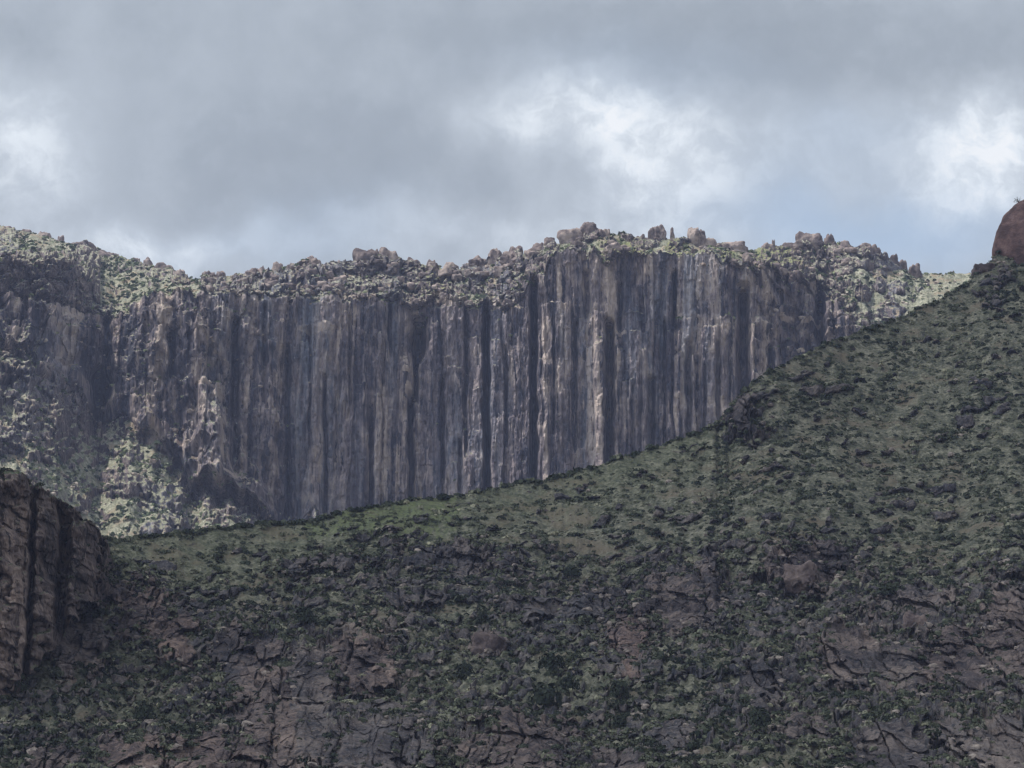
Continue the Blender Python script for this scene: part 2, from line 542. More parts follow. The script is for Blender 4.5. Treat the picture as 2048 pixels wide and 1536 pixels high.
# outcrops of blocks on the slopes above and below the cliff
prob = np.full_like(PX, .16)
prob = np.where(PX < 200, np.maximum(prob, .95 * sstep(505, 522, PY) * sstep(640, 600, PY)), prob)
prob = np.where((PX < 380) & (PX > 120), np.maximum(prob, .55 * sstep(CREST(pxs)[None] + 34, CREST(pxs)[None] + 18, PY)), prob)
prob = np.maximum(prob, .74 * sstep(370, 420, PX) * sstep(1090, 1060, PX) * sstep(700, 640, PY))
prob = np.maximum(prob, .45 * sstep(1060, 1090, PX) * sstep(1500, 1470, PX) * sstep(700, 640, PY))
prob = np.maximum(prob, (.6 - .42 * sstep(1640, 1690, PX)) * sstep(1480, 1520, PX) * sstep(1860, 1800, PX))
prob = np.where(PX > 1850, .08, prob)
prob = np.maximum(prob, .85 * sstep(-4, 8, PY - ym[None]) * (PY < yr[None] + 3) * sstep(380, 430, PX) * sstep(1720, 1650, PX))
low = sstep(700, 760, PY)
low2 = sstep(640, 680, PY)
prob = np.maximum(prob, low2 * .85 * sstep(230, 150, PX) * sstep(960, 880, PY))
prob = np.maximum(prob, low * .5 * sstep(330, 370, PX))
prob = np.maximum(prob, low * .26)
qx, qy = PX + 9 * n2d(PX / 22, PY / 22, 201) + 5 * n2d(PX / 8, PY / 8, 203), PY + 7 * n2d(PX / 22, PY / 22, 205)
f1a, f2a, ida = worley(qx / 30, qy / 21, 33)
f1b, f2b, idb = worley(qx / 13, qy / 10, 35)
MA = (RND[ida + 300] < prob) * sstep(.03, .16, f2a - f1a)
MB = (RND[idb + 500] < prob * .8) * sstep(.04, .2, f2b - f1b)
slope_rows = np.zeros(nr)
slope_rows[NB:NB + N1 + N2 - 4] = 1
slope_rows[NB + N1 + N2 + N3:] = 1
slope_rows = slope_rows[:, None]
f1c, f2c, idc = worley(qx / 72 + .3 * n2d(PX / 30, PY / 30, 208), qy / 46, 37)
MC = (RND[idc + 150] < prob * .85) * sstep(.02, .12, f2c - f1c)
MR = np.maximum(np.maximum(MA, .8 * MB), .9 * MC) * slope_rows
for (a_, b_, kk) in ((NB, NB + N1 + N2 + 1, 22), (NB + N1 + N2 + N3, nr, 26)):
    Y[a_:b_] = steepen(Y[a_:b_], MR[a_:b_], kk)
vis = slice(NB, nr)
X[vis], _, Z[vis] = at(PX[vis], PY[vis], Y[vis])
# smooth the cliffness over rows
k = 9
cs = np.cumsum(np.pad(W, ((k, k), (0, 0)), 'edge'), 0)
W = (cs[2 * k:] - np.pad(cs, ((1, 0), (0, 0)))[:nr]) / (2 * k + 0.0)
W = np.clip(W, 0, 1)

# cliff relief, metres towards the viewer
wx = X + 9 * n2d(X / 45, Z / 400, 22) + 2.2 * fbm(X / 25, Z / 70, 3, 21) + 0.8 * n2d(X / 5, Z / 22, 25)
kb, tb = cells1d(wx / 13.0, 1)
ks, ts_ = cells1d(wx / 5.2, 2)
kf, tf = cells1d(wx / 1.9, 3)
bulge = lambda t_, p=4: 1 - np.abs(2 * t_ - 1) ** p
zr = at(PX, RIM(PX), Dr[None, :])[2]
dz = zr - Z                      # metres below the rim
d = 7.0 * fbm(X / 85, Z / 260, 3, 31) + 3.2 * fbm(X / 26, Z / 110, 3, 32)
d += 4.2 * (r1(kb, 5) - 0.5) + 1.6 * bulge(tb, 3)
top1 = r1(kb, 6) ** 1.4 * 62 - 6
d += 3.4 * sstep(-1.2, 1.2, dz - top1 - 1.5 * n2d(X / 2.5, X * 0, 41)) * (r1(kb, 7) > 0.3)
band = np.floor((Z + 6 * n2d(X / 11, Z / 30, 26)) / 17 + 3 * r1(kb, 27)).astype(np.int64)
band2 = np.floor((Z + 3 * n2d(X / 5, Z / 14, 28)) / 7.5 + 3 * r1(ks, 29)).astype(np.int64)
slab = .25 + .75 * sstep(0.0, .35, n2d(X / 30, Z / 90, 24))          # broad flat slabs between the finer columns
d += slab * (2.0 * (r1(ks, 8) - 0.5) + 0.9 * bulge(ts_, 4)) + 1.5 * (r1(ks + 13 * band, 18) - .5)
top2 = r1(ks, 9) * 95 - 5
d += 1.6 * sstep(-0.7, 0.7, dz - top2 - n2d(X / 1.7, X * 0, 43)) * (r1(ks, 10) > 0.35)
d += slab * 1.1 * (r1(kf + 17 * band2, 19) - .5)
d += slab * 0.5 * (r1(kf, 11) - 0.5) * (0.6 + 0.8 * n2d(X / 9, Z / 9, 44)) + 0.35 * bulge(tf, 2)
top3 = r1(kf, 12) * 110
d += 0.6 * sstep(-0.5, 0.5, dz - top3)
d += 2.0 * fbm(X / 4.0, Z / 22.0, 4, 51, 0.58)
d += 0.9 * fbm(X / 2.2, Z / 4.5, 3, 55)
# the broken left end and the upper right: less columnar, more ledges
brk = np.clip(sstep(620, 330, PX) * 0.9 + sstep(1470, 1560, PX), 0, 1)
b1, b2, bid = worley(X / 9 + 0.5 * n2d(X / 12, Z / 12, 61), Z / 15, 6)
d += brk * (7.0 * (RND[bid + 200] - 0.45) + 3.5 * np.clip(1 - 1.4 * b1, 0, 1) + 7.5 * fbm(X / 15 + Z / 40, Z / 34, 4, 64))
led = (Z + 3.5 * n2d(X / 14, Z / 40, 66) + 0.12 * X) / 13.0
lf = led - np.floor(led)
d += (0.6 + brk * 4.5) * (lf - sstep(0.84, 1.0, lf)) * (0.4 + 1.2 * sstep(-.1, .3, n2d(X / 9, Z / 14, 67)))
led = (Z + 2.0 * n2d(X / 7, Z / 20, 68) - 0.2 * X) / 5.5
lf = led - np.floor(led)
d += (0.15 + brk * 2.2) * (lf - sstep(0.8, 1.0, lf)) * sstep(-.1, .3, n2d(X / 5, Z / 9, 69))

d += sstep(700, 500, PX) * 5.0 * ridged(X / 20 + Z / 55, Z / 60, 3, 165)
# cracks: px, top, bottom, half width (photo px), depth (m)
crack_shade = np.zeros_like(PX)  # shade inside the cracks, painted into the rock tone
CRACK = [(840, 632, 700, 14, 17), (832, 700, 790, 5, 12), (822, 790, 990, 5.5, 15), (932, 615, 900, 3, 4), (973, 605, 1000, 6, 16), (1068, 560, 1000, 6.5, 15), (1151, 640, 900, 3, 3),
         (1218, 640, 950, 8.5, 13), (1302, 760, 930, 8, 6), (1330, 640, 930, 3, 4), (1378, 690, 900, 6, 6), (1436, 690, 870, 4, 5), (1487, 570, 800, 11, 14), (1640, 600, 700, 10, 9), (650, 760, 1060, 4, 5), (575, 700, 1060, 5, 5), (742, 860, 1040, 3, 5), (345, 670, 760, 7, 8), (200, 760, 860, 22, 16), (215, 640, 800, 10, 8),
         (700, 640, 820, 3, 3), (885, 760, 960, 4, 4), (920, 880, 1000, 4, 4), (1012, 700, 880, 2.5, 2.5), (1108, 640, 860, 2.5, 2.5), (470, 640, 960, 8, 8), (1540, 700, 760, 5, 5), (1175, 540, 620, 6, 4),
         (1350, 540, 640, 4, 5), (1240, 560, 650, 5, 4), (620, 660, 900, 3, 4), (530, 620, 760, 5, 4), (780, 610, 700, 4, 4), (1265, 780, 930, 2.5, 3), (1410, 740, 900, 2.5, 3)]
for (cx, y0, y1, hw, dep) in CRACK:
    hw = hw * .95 + .5
    m_ = np.abs(PX - cx) < hw * 4 + 8
    if not m_.any():
        continue
    cxx = cx + 2.5 * n2d(PY / 60, 0 * PY + cx * 0.13, 71) + 1.0 * n2d(PY / 14, 0 * PY + cx * 0.7, 73)
    wv = hw * (1 + 0.35 * n2d(PY / 35, 0 * PY + cx, 75))
    g = np.exp(-np.clip(np.abs(PX - cxx) / np.maximum(wv, 1.2), 0, 6) ** 3)
    g = g * sstep(y0 - 6, y0 + 5, PY) * sstep(y1 + 30, y1 - 10, PY)
    d -= 1.5 * dep * g
    crack_shade = np.maximum(crack_shade, g * min(1, dep / 7))
# pillars standing forward: x0, x1, top, bottom, how far (m)
PILLAR = [(1083, 1143, 612, 990, 6), (1188, 1213, 626, 960, 4.5), (1258, 1296, 668, 800, 4), (1238, 1268, 770, 960, 3.5), (1326, 1362, 665, 960, 3.5), (1400, 1438, 658, 900, 4),
          (980, 1062, 618, 1000, 3), (850, 932, 618, 760, 2.5), (1500, 1560, 655, 800, 5), (1560, 1612, 690, 800, 4), (700, 735, 780, 1060, 3.5), (748, 776, 800, 1060, 3), (600, 640, 690, 1060, 2.5),
          (365, 420, 650, 900, 6), (395, 445, 780, 1000, 7), (640, 700, 612, 800, 2.0), (1355, 1385, 640, 700, 3), (1440, 1475, 640, 860, 3), (500, 560, 690, 1060, 2), (140, 190, 660, 800, 5),
          (880, 925, 740, 1000, 2.5), (260, 320, 700, 860, 5)]
for (x0, x1, y0, y1, dep) in PILLAR:
    c, hw = (x0 + x1) / 2, (x1 - x0) / 2
    q = np.clip(np.abs(PX - c - 2 * n2d(PY / 50, 0 * PY + c, 77)) / hw, 0, 2)
    prof = np.clip(1 - q ** 5, 0, 1) ** 0.5
    topw = y0 + 3 * n2d(PX / 9, 0 * PX + c, 79)
    d += dep * prof * sstep(topw - 4, topw + 3, PY) * sstep(y1 + 40, y1, PY)
# spurs at the foot of the cliff on the left: apex px, apex y, widening, depth per px
SPUR = [(432, 775, 0.42, 0.20, 0.0), (90, 740, 0.55, 0.24, 0.0), (300, 800, 0.4, 0.2, -0.2), (190, 700, .3, .16, .1), (110, 640, 0.35, 0.16, -.35), (20, 820, 0.7, 0.14, 0), (505, 930, 0.5, 0.14, 0), (620, 1000, .6, .2, 0)]
for (sx_, sy_, wd, dp, lean) in SPUR:
    h_ = np.clip(PY - sy_, 0, 260)
    q = np.abs(PX - sx_ - lean * h_ + 10 * n2d(PX / 30, PY / 30, 81)) / np.maximum(h_ * wd, 1)
    d += dp * h_ * np.clip(1 - q, 0, 1) ** 0.8

# slope relief: lumps, blocks, gullies
e = 3.2 * fbm(X / 40, Y / 40, 4, 91) + 1.0 * fbm(X / 7, Y / 7, 4, 95)
blk = MA * (4.5 * np.sqrt(np.clip(1 - (1.25 * f1a) ** 2, 0, 1)) + 4.0 * (RND[ida + 20] - .5)) + MB * (2.2 * np.sqrt(np.clip(1 - (1.25 * f1b) ** 2, 0, 1)) + 1.6 * (RND[idb + 20] - .5))
blk = blk + MC * (5.5 * np.sqrt(np.clip(1 - (1.1 * f1c) ** 2, 0, 1)) + 2 * fbm(X / 6, Z / 9, 3, 209))
blk = blk * slope_rows + MR * 1.2 * fbm(X / 3, Z / 3, 3, 207)
b1, b2, bid = worley(X / 2.0, Y / 2.6 + Z / 3, 19)
e += 0.8 * np.clip(0.8 - 1.6 * b1, 0, 1) * (RND[bid + 90] > 0.4)
back = np.ones(nr)
back[:NB] = np.linspace(0.2, 1, NB)
Yd = Y - d * W * back[:, None] - 0.35 * e * (1 - W) - blk
Zd = Z + 0.8 * e * (1 - W) * back[:, None] + 0.15 * d * W + .1 * blk
Xd = X * (Yd / Y)
FAR = np.stack([Xd, Yd, Zd], -1)
# mineral colour of the columns, plus painted crack shade and highlights: tone = lighter or darker, cool = grey blue
tone = 0.13 * (r1(kb, 301) - .5) + 0.13 * (r1(ks, 302) - .5) + 0.10 * (r1(kf, 303) - .5)
tone = tone * W - .09 * crack_shade + .05 * (r1(ks + 13 * band, 20) - .5) * W
cool = np.clip(fbm(X / 30, Z / 130, 3, 305) * .6 + .06 + .5 * (r1(ks, 306) - .5), 0, .8)
HIGHLIGHT = [(600, 655, 655, 672), (395, 440, 774, 792), (1114, 1124, 545, 602), (800, 812, 715, 722), (806, 818, 742, 752), (812, 824, 770, 790), (1172, 1182, 545, 553), (1186, 1194, 538, 546),
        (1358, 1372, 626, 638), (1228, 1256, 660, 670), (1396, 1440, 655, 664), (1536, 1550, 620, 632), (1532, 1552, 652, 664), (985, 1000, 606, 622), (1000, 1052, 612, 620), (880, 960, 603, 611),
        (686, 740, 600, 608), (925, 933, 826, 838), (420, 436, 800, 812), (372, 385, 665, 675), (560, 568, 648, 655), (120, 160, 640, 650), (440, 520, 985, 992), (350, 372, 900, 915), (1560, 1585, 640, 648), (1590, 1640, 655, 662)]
highlight = np.zeros_like(PX)  # sunlit ledge highlights painted pale into the rock tone
for q, (x0, x1, y0, y1) in enumerate(HIGHLIGHT):
    highlight = np.maximum(highlight, blob(PX, PY, x0, x1, y0, y1, q * 3, .5, 2.5, .3))
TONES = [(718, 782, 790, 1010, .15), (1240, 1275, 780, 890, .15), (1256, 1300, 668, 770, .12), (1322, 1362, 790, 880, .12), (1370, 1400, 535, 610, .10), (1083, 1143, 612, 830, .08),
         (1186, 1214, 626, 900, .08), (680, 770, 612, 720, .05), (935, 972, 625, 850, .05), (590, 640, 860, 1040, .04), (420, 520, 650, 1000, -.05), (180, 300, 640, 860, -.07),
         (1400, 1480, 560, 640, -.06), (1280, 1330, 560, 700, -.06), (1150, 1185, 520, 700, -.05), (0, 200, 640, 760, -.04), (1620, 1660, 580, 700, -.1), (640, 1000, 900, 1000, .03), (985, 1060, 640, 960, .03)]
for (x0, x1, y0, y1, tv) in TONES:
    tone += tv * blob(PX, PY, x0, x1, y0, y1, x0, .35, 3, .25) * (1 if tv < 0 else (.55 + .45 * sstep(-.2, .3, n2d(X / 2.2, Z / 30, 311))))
tone += .30 * highlight - .01 * MR + W * (.09 + .06 * brk) * fbm(X / 7, Z / 11, 3, 313)
tone += np.where(slope_rows > 0, -.03, 0)
green = (np.maximum.reduce([blob(PX, PY, 1200, 1300, 488, 532, 1, .3), blob(PX, PY, 1325, 1385, 490, 545, 2, .3), blob(PX, PY, 1400, 1480, 500, 540, 4, .3), blob(PX, PY, 1500, 1600, 500, 545, 3, .3),
                           blob(PX, PY, 840, 900, 540, 600, 5, .3) * .8, blob(PX, PY, 60, 420, 850, 1070, 6, .2) * .1]))
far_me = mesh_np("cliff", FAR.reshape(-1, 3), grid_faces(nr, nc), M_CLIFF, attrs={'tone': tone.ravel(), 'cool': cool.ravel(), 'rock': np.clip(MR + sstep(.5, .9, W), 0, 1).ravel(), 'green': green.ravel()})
far_me.materials.append(M_SLOPE)
frow = np.repeat(np.arange(nr - 1), nc - 1)
fmat = ((frow < NB + N1 + N2 - 2) | (frow >= NB + N1 + N2 + N3 - 4)).astype(np.int32)
far_me.polygons.foreach_set('material_index', fmat)
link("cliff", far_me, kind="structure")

# ------------------------------------------------------------------ the near hill
HCREST = lut([(-160, 1085), (250, 1078), (350, 1064), (500, 1050), (620, 1042), (700, 1022), (800, 1005), (900, 992), (1000, 977), (1100, 957), (1200, 927),
              (1280, 902), (1340, 882), (1400, 862), (1435, 846), (1462, 812), (1490, 778), (1520, 755), (1560, 733), (1600, 713), (1650, 690), (1700, 670), (1760, 650), (1800, 634),
              (1850, 612), (1900, 588), (1930, 568), (1955, 545), (1985, 515), (2010, 498), (2060, 482), (2220, 440), (2500, 400), (3000, 520)])
HDIST = lut([(-160, 600), (250, 640), (900, 700), (1430, 740), (1520, 760), (1700, 800), (2048, 850), (2220, 870)])
px2 = np.concatenate([np.linspace(-900, -125, 90), np.linspace(-120, 2170, 1480), np.linspace(2180, 3000, 90)])
nc2 = len(px2)
hy = HCREST(px2) + 4.2 * fbm(px2 / 30, 0 * px2 + 1.7, 4, 15)
hD = HDIST(px2)
NS, NBK = 950, 60
s = np.linspace(0, 1, NS)[:, None]
PYh = hy[None, :] + (1620 - hy[None, :]) * s
Yh = hD[None, :] + (420 - hD[None, :]) * (0.35 * s + 0.65 * s ** 1.25)
PXv = np.repeat(px2[None, :], NS, 0)
# outcrops: x0, x1, top, bottom, tone, red
CRAG = [(120, 232, 1125, 1205, -.01, .3), (105, 215, 1232, 1330, -.01, .3), (228, 335, 1168, 1272, 0, .7), (318, 385, 1205, 1325, -.02, .8), (425, 560, 1262, 1400, -.03, .3), (470, 640, 1330, 1560, .05, .5), (590, 660, 1270, 1500, .02, 0), (665, 775, 1288, 1382, 0, .6),
        (640, 850, 1450, 1570, -.02, .1), (700, 800, 1405, 1440, .03, 0), (905, 1140, 1432, 1570, .0, .5), (950, 1012, 1268, 1306, .0, .3), (1228, 1292, 1225, 1345, .0, 1.0), (1290, 1452, 1122, 1262, -.03, .3),
        (1545, 1700, 1090, 1175, -.05, .4), (1640, 1740, 1245, 1380, .03, .3), (1735, 1850, 1290, 1400, .0, .1), (1840, 1985, 1268, 1400, -.01, .5), (1975, 2120, 1160, 1410, .02, .4), (195, 330, 1478, 1570, .02, .8),
        (335, 470, 1462, 1570, .03, .8), (1885, 2120, 1440, 1580, .06, .1), (1700, 1880, 1452, 1570, -.01, .1), (1440, 1510, 785, 850, -.06, .3), (1490, 1560, 1330, 1420, -.04, 0), (820, 1010, 1095, 1150, -.04, .1),
        (560, 760, 1120, 1150, -.03, 0), (1150, 1260, 1180, 1230, -.04, .1), (1010, 1180, 1200, 1240, -.02, 0), (760, 900, 1190, 1215, -.03, 0), (1560, 1660, 1430, 1490, 0, .2), (1300, 1400, 1440, 1500, 0, .1),
        (1760, 1900, 1180, 1240, .0, .2), (1180, 1300, 1500, 1580, .02, .3), (60, 160, 1480, 1560, -.02, .3)]
Mh = np.zeros_like(PXv)
toneh = np.zeros_like(PXv)
redh = np.zeros_like(PXv)
for q, (x0, x1, y0, y1, tv, rv) in enumerate(CRAG):
    m_ = blob(PXv + 10 * n2d(PXv / 12, PYh / 12, 251), PYh + 7 * n2d(PXv / 9, PYh / 9, 252), x0 - 4, x1 + 4, y0 - 4, y1 + 4, 3 + q * 2, .5, 2.6)
    Mh = np.maximum(Mh, m_)
    toneh = toneh * (1 - m_) + tv * m_
    redh = redh * (1 - m_) + rv * m_
# where bare rock shows through (photo px, py, radii, weight)
ROCKY = [(1350, 1200, 230, 110, 1), (1700, 1280, 260, 130, 1), (900, 1150, 260, 60, .8), (560, 1420, 170, 130, 1), (300, 1230, 120, 70, .9), (980, 1470, 250, 80, 1),
         (1900, 1400, 200, 140, .9), (720, 1340, 120, 80, .8), (1480, 790, 60, 60, .9), (1980, 530, 40, 60, .9), (100, 1500, 160, 60, .6), (1300, 1480, 160, 60, .7), (1560, 1110, 160, 50, .8), (2020, 1180, 60, 90, .8),
         (1150, 1270, 160, 60, .6), (1540, 1400, 160, 80, .7)]
rocky = np.zeros_like(PXv)
for (x, y, rx, ry, a_) in ROCKY:
    rocky = np.maximum(rocky, a_ * np.exp(-(((PXv - x) / rx) ** 2 + ((PYh - y) / ry) ** 2) ** 1.3))
lowr = sstep(1080, 1260, PYh + 60 * n2d(PXv / 160, PYh / 90, 221))
# small ledges: flat lens shapes, commoner in the rocky lower part
qx, qy = PXv + 14 * n2d(PXv / 40, PYh / 20, 211), PYh + 0.10 * PXv + 8 * n2d(PXv / 40, PYh / 20, 213)
f1a, f2a, ida = worley(qx / 38, qy / 13, 43)
f1b, f2b, idb = worley(qx / 15, qy / 7, 45)
pr = .035 + .24 * lowr + .42 * rocky
MS = np.maximum((RND[ida + 300] < pr) * sstep(.03, .18, f2a - f1a), .85 * (RND[idb + 500] < pr * 1.1) * sstep(.04, .2, f2b - f1b))
MS = MS * sstep(8, 40, PYh - hy[None, :])
Mall = np.maximum(Mh, MS * (1 - Mh) * .9)
Yh = steepen(Yh, Mall, 30, 0)
Xh, _, Zh = at(px2[None, :], PYh, Yh)
tb_ = np.linspace(1, 0, NBK, endpoint=False)[:, None]
Yk = Yh[:1] + 260 * tb_
Zk = Zh[:1] - 120 * tb_ ** 1.4
Xk = Xh[:1] * (Yk / Yh[:1])
pad = lambda A: np.vstack([np.repeat(A[:1], NBK, 0), A])
Xh, Yh, Zh = np.vstack([Xk, Xh]), np.vstack([Yk, Yh]), np.vstack([Zk, Zh])
PXh, PYh, rocky, Mh, MS, toneh, redh, lowr = [pad(A) for A in (PXv, PYh, rocky, Mh, MS, toneh, redh, lowr)]
f1a, f2a, ida, f1b, idb = pad(f1a), pad(f2a), pad(ida), pad(f1b), pad(idb)
MS[:NBK] = 0
Mh[:NBK] = 0
edge = 0.12 + 0.88 * np.clip((PYh - hy[None, :]) / 60, 0, 1)
hh = 2.6 * fbm(Xh / 50, Yh / 50, 4, 27) + 0.8 * fbm(Xh / 6, Yh / 6, 3, 29)
b1, b2, bid = worley(Xh / 1.8 + .4 * n2d(Xh / 3, Yh / 3, 36), Yh / 2.6, 29)
hh += (1 - Mh) * (.35 + .65 * lowr) * 1.1 * np.clip(0.9 - 1.6 * b1, 0, 1) * (RND[bid + 90] > .35)
hh += rocky * 1.2 * ridged(Xh / 9, Yh / 16, 3, 38) * 0.5
# relief of the rock faces, towards the viewer
wxh = Xh + 5 * n2d(Xh / 20, Zh / 40, 232) + 1.6 * fbm(Xh / 6, Zh / 8, 3, 231)
kA, tA = cells1d(wxh / 3.6, 31)
kB, tB = cells1d(wxh / 1.3, 32)
bA = np.floor((Zh + 2 * n2d(Xh / 4, Zh / 6, 253)) / 5.5 + 4 * r1(kA, 35)).astype(np.int64)
g1, g2, gid = worley(Xh / 5.5 + .7 * n2d(Xh / 5, Zh / 5, 255) + .12 * Zh, Zh / 4.5 + .5 * n2d(Xh / 4, Zh / 4, 256), 61)
g3, g4, gid2 = worley(Xh / 2.2 + .5 * n2d(Xh / 2, Zh / 2, 257), Zh / 2.4, 63)
fd = 3.0 + 3.0 * (r1(kA, 33) - .5) + 5.0 * (RND[gid + 200] - .5) + 1.6 * (RND[gid2 + 120] - .5) + 1.5 * np.clip(.9 - 1.3 * g1, 0, 1) - 4 * (r1(kA, 39) > .7) * sstep(.14, .03, tA) + .8 * bulge(tA, 3) + .5 * (r1(kB + 23 * bA, 34) - .5) + .3 * bulge(tB, 3)
zq = (Zh + .8 * fbm(Xh / 4, Zh / 4, 2, 235) + .15 * Xh) / 3.1
fd += 1.6 * ((zq - np.floor(zq)) - sstep(.82, 1, zq - np.floor(zq)))
fd += 3.6 * fbm(Xh / 6, Zh / 9, 4, 237, .45)
fs = 1.0 + 1.4 * np.sqrt(np.clip(1 - (1.2 * f1a) ** 2, 0, 1)) + 1.2 * (RND[ida + 20] - .3) + .7 * fbm(Xh / 1.6, Zh / 1.2, 3, 239)
Yh2 = Yh - (Mh * fd + (1 - Mh) * MS * fs) * edge
Zh2 = Zh + hh * edge * (1 - .6 * Mh)
HILL = np.stack([Xh * (Yh2 / Yh), Yh2, Zh2], -1)
greenh = np.maximum.reduce([.8 * blob(PXh, PYh, 640, 920, 985, 1085, 8, .3),   .2 * sstep(150, 20, PYh - hy[None, :]) * sstep(1500, 1350, PXh)])
toneh = toneh + .06 * fbm(Xh / 12, Zh / 8, 3, 241) + (.045 + .08 * (RND[gid + 20] - .5)) * Mh
patch = .10 * np.maximum.reduce([blob(PXh, PYh, 690, 830, 1235, 1300, 9, .4), blob(PXh, PYh, 770, 900, 1320, 1380, 10, .4), blob(PXh, PYh, 80, 210, 1310, 1370, 12, .4)])
hill_me = mesh_np("hill", HILL.reshape(-1, 3), grid_faces(NS + NBK, nc2), M_HILL,
                  attrs={'tone': (toneh + patch).ravel(), 'cool': .5 * np.clip(.5 - redh + .5 * fbm(Xh / 20, Zh / 20, 2, 243), 0, .7).ravel(), 'rock': np.maximum(1.7 * Mh, 1.1 * MS).ravel(), 'green': greenh.ravel(), 'red': redh.ravel()})
link("hill", hill_me, kind="structure")
rocky = np.maximum(Mh * 1.15, np.maximum(.5 * rocky, MS))


# ------------------------------------------------------------------ scattered plants and stones
def bush_proto(rng, n, flat=0.65, size=0.3):
    """leaf clumps through a low dome of radius 1, each a small bent quad"""
    u = rng.normal(size=(n, 3))
    u /= np.linalg.norm(u, axis=1)[:, None]
    u[:, 2] = np.abs(u[:, 2])
    lob = rng.uniform(-0.35, 0.35, (5, 2))
    c = u * (rng.uniform(0.45, 1.0, n) ** 0.6)[:, None] * 0.75
    c[:, :2] += lob[rng.randint(0, 5, n)]
    c[:, 2] *= flat / 0.75
    nrm = u + rng.normal(size=(n, 3)) * 0.55
    nrm /= np.linalg.norm(nrm, axis=1)[:, None]
    a = np.cross(nrm, rng.normal(size=(n, 3)))
    a /= np.linalg.norm(a, axis=1)[:, None]
    b = np.cross(nrm, a)
    sz = rng.uniform(0.6, 1.2, n)[:, None] * size
    v = np.stack([c - a * sz - b * sz * .6, c + a * sz * .9 - b * sz * .7, c + a * sz * .7 + b * sz * .8, c - a * sz + b * sz * .6], 1).reshape(-1, 3)
    f = np.arange(4 * n).reshape(n, 4)
    return v, f


def merge_scatter(name, protos, pts, rad, tint, mat, rng, sq=None, kind="stuff"):
    V, Fc, T = [], [], []
    off = 0
    pid = rng.randint(0, len(protos), len(pts))
    for q, (pv, pf) in enumerate(protos):
        idx = np.where(pid == q)[0]
        if len(idx) == 0:
            continue
        th = rng.uniform(0, 2 * np.pi, len(idx))
        c, s_ = np.cos(th), np.sin(th)
        r = rad[idx][:, None]
        x = (pv[None, :, 0] * c[:, None] - pv[None, :, 1] * s_[:, None]) * r
        y = (pv[None, :, 0] * s_[:, None] + pv[None, :, 1] * c[:, None]) * r
        z = pv[None, :, 2] * r * (1 if sq is None else sq[idx][:, None])
        P = np.stack([x, y, z], -1) + pts[idx][:, None, :]
        nv = pv.shape[0]
        fc = pf[None] + (np.arange(len(idx)) * nv)[:, None, None] + off
        V.append(P.reshape(-1, 3))
        Fc.append(fc.reshape(-1, pf.shape[1]))
        T.append(np.repeat(tint[idx], nv))
        off += nv * len(idx)
    me = mesh_np(name, np.concatenate(V), np.concatenate(Fc), mat, smooth=False, attrs={'tint': np.concatenate(T)})
    return link(name, me, kind=kind)


def pick(G, weight, n, rng):
    """random points on a grid surface, by area and weight"""
    dx = np.linalg.norm(G[:-1, 1:] - G[:-1, :-1], axis=2)
    dy = np.linalg.norm(G[1:, :-1] - G[:-1, :-1], axis=2)
    a = (dx * dy * weight[:-1, :-1]).ravel()
    cdf = np.cumsum(a)
    idx = np.searchsorted(cdf, rng.rand(n) * cdf[-1])
    i, j = np.divmod(idx, G.shape[1] - 1)
    fu, fv = rng.rand(n)[:, None], rng.rand(n)[:, None]
    p = G[i, j] * (1 - fu) * (1 - fv) + G[i + 1, j] * fu * (1 - fv) + G[i, j + 1] * (1 - fu) * fv + G[i + 1, j + 1] * fu * fv
    return p, i, j


rng = np.random.RandomState(3)
PROTO = [bush_proto(rng, 30, rng.uniform(.55, .85), 0.27) for _ in range(10)]
w_h = np.clip(1 - 0.95 * rocky, .04, 1) * (0.45 + 1.1 * sstep(-0.25, 0.35, fbm(Xh / 10, Yh / 10, 3, 83)))
w_h[:NBK - 14] = 0
hp, hi, hj = pick(HILL, w_h, 68000, rng)
rad = 0.3 + 1.15 * rng.rand(len(hp)) ** 3.2
tn = np.clip(0.46 + 0.35 * fbm(hp[:, 0] / 22, hp[:, 1] / 22, 3, 87) + rng.normal(0, .19, len(hp)) + .25 * greenh[hi, hj], 0, 1)
# the largest in the picture stand as things of their own
hpx, hpy = project(hp[:, 0], hp[:, 1], hp[:, 2])
inside = (hpx > 5) & (hpx < 2043) & (hpy > 1100) & (hpy < 1528)
show = np.where(inside, rad / hp[:, 1], 0)
single = np.argsort(-show)[:240]
rest = np.ones(len(hp), bool)
rest[single] = False
ncr = 700                                                 # shrubs standing along the crest
cj_ = rng.randint(0, nc2, ncr)
hp = np.vstack([hp, HILL[NBK + rng.randint(0, 5, ncr), cj_]])
rad = np.concatenate([rad, .4 + 1.4 * rng.rand(ncr) ** 2.5])
tn = np.concatenate([tn, np.clip(.3 + rng.normal(0, .2, ncr), 0, 1)])
rest = np.concatenate([rest, np.ones(ncr, bool)])
hp[:, 2] -= 0.1 * rad
merge_scatter("hillside_scrub", PROTO, hp[rest], rad[rest], tn[rest], M_LEAF, rng)
VAR = []
for q in range(12):
    pv, pf = bush_proto(rng, 90, rng.uniform(.5, .8), 0.17)
    VAR.append(mesh_np("shrub", pv, pf, M_LEAF, False, {'tint': np.full(len(pv), [.06, .18, .32, .5, .68, .88][q % 6])}))
TINTS = ["blackish green", "dark green", "green", "grey green", "light grey green", "pale olive"]


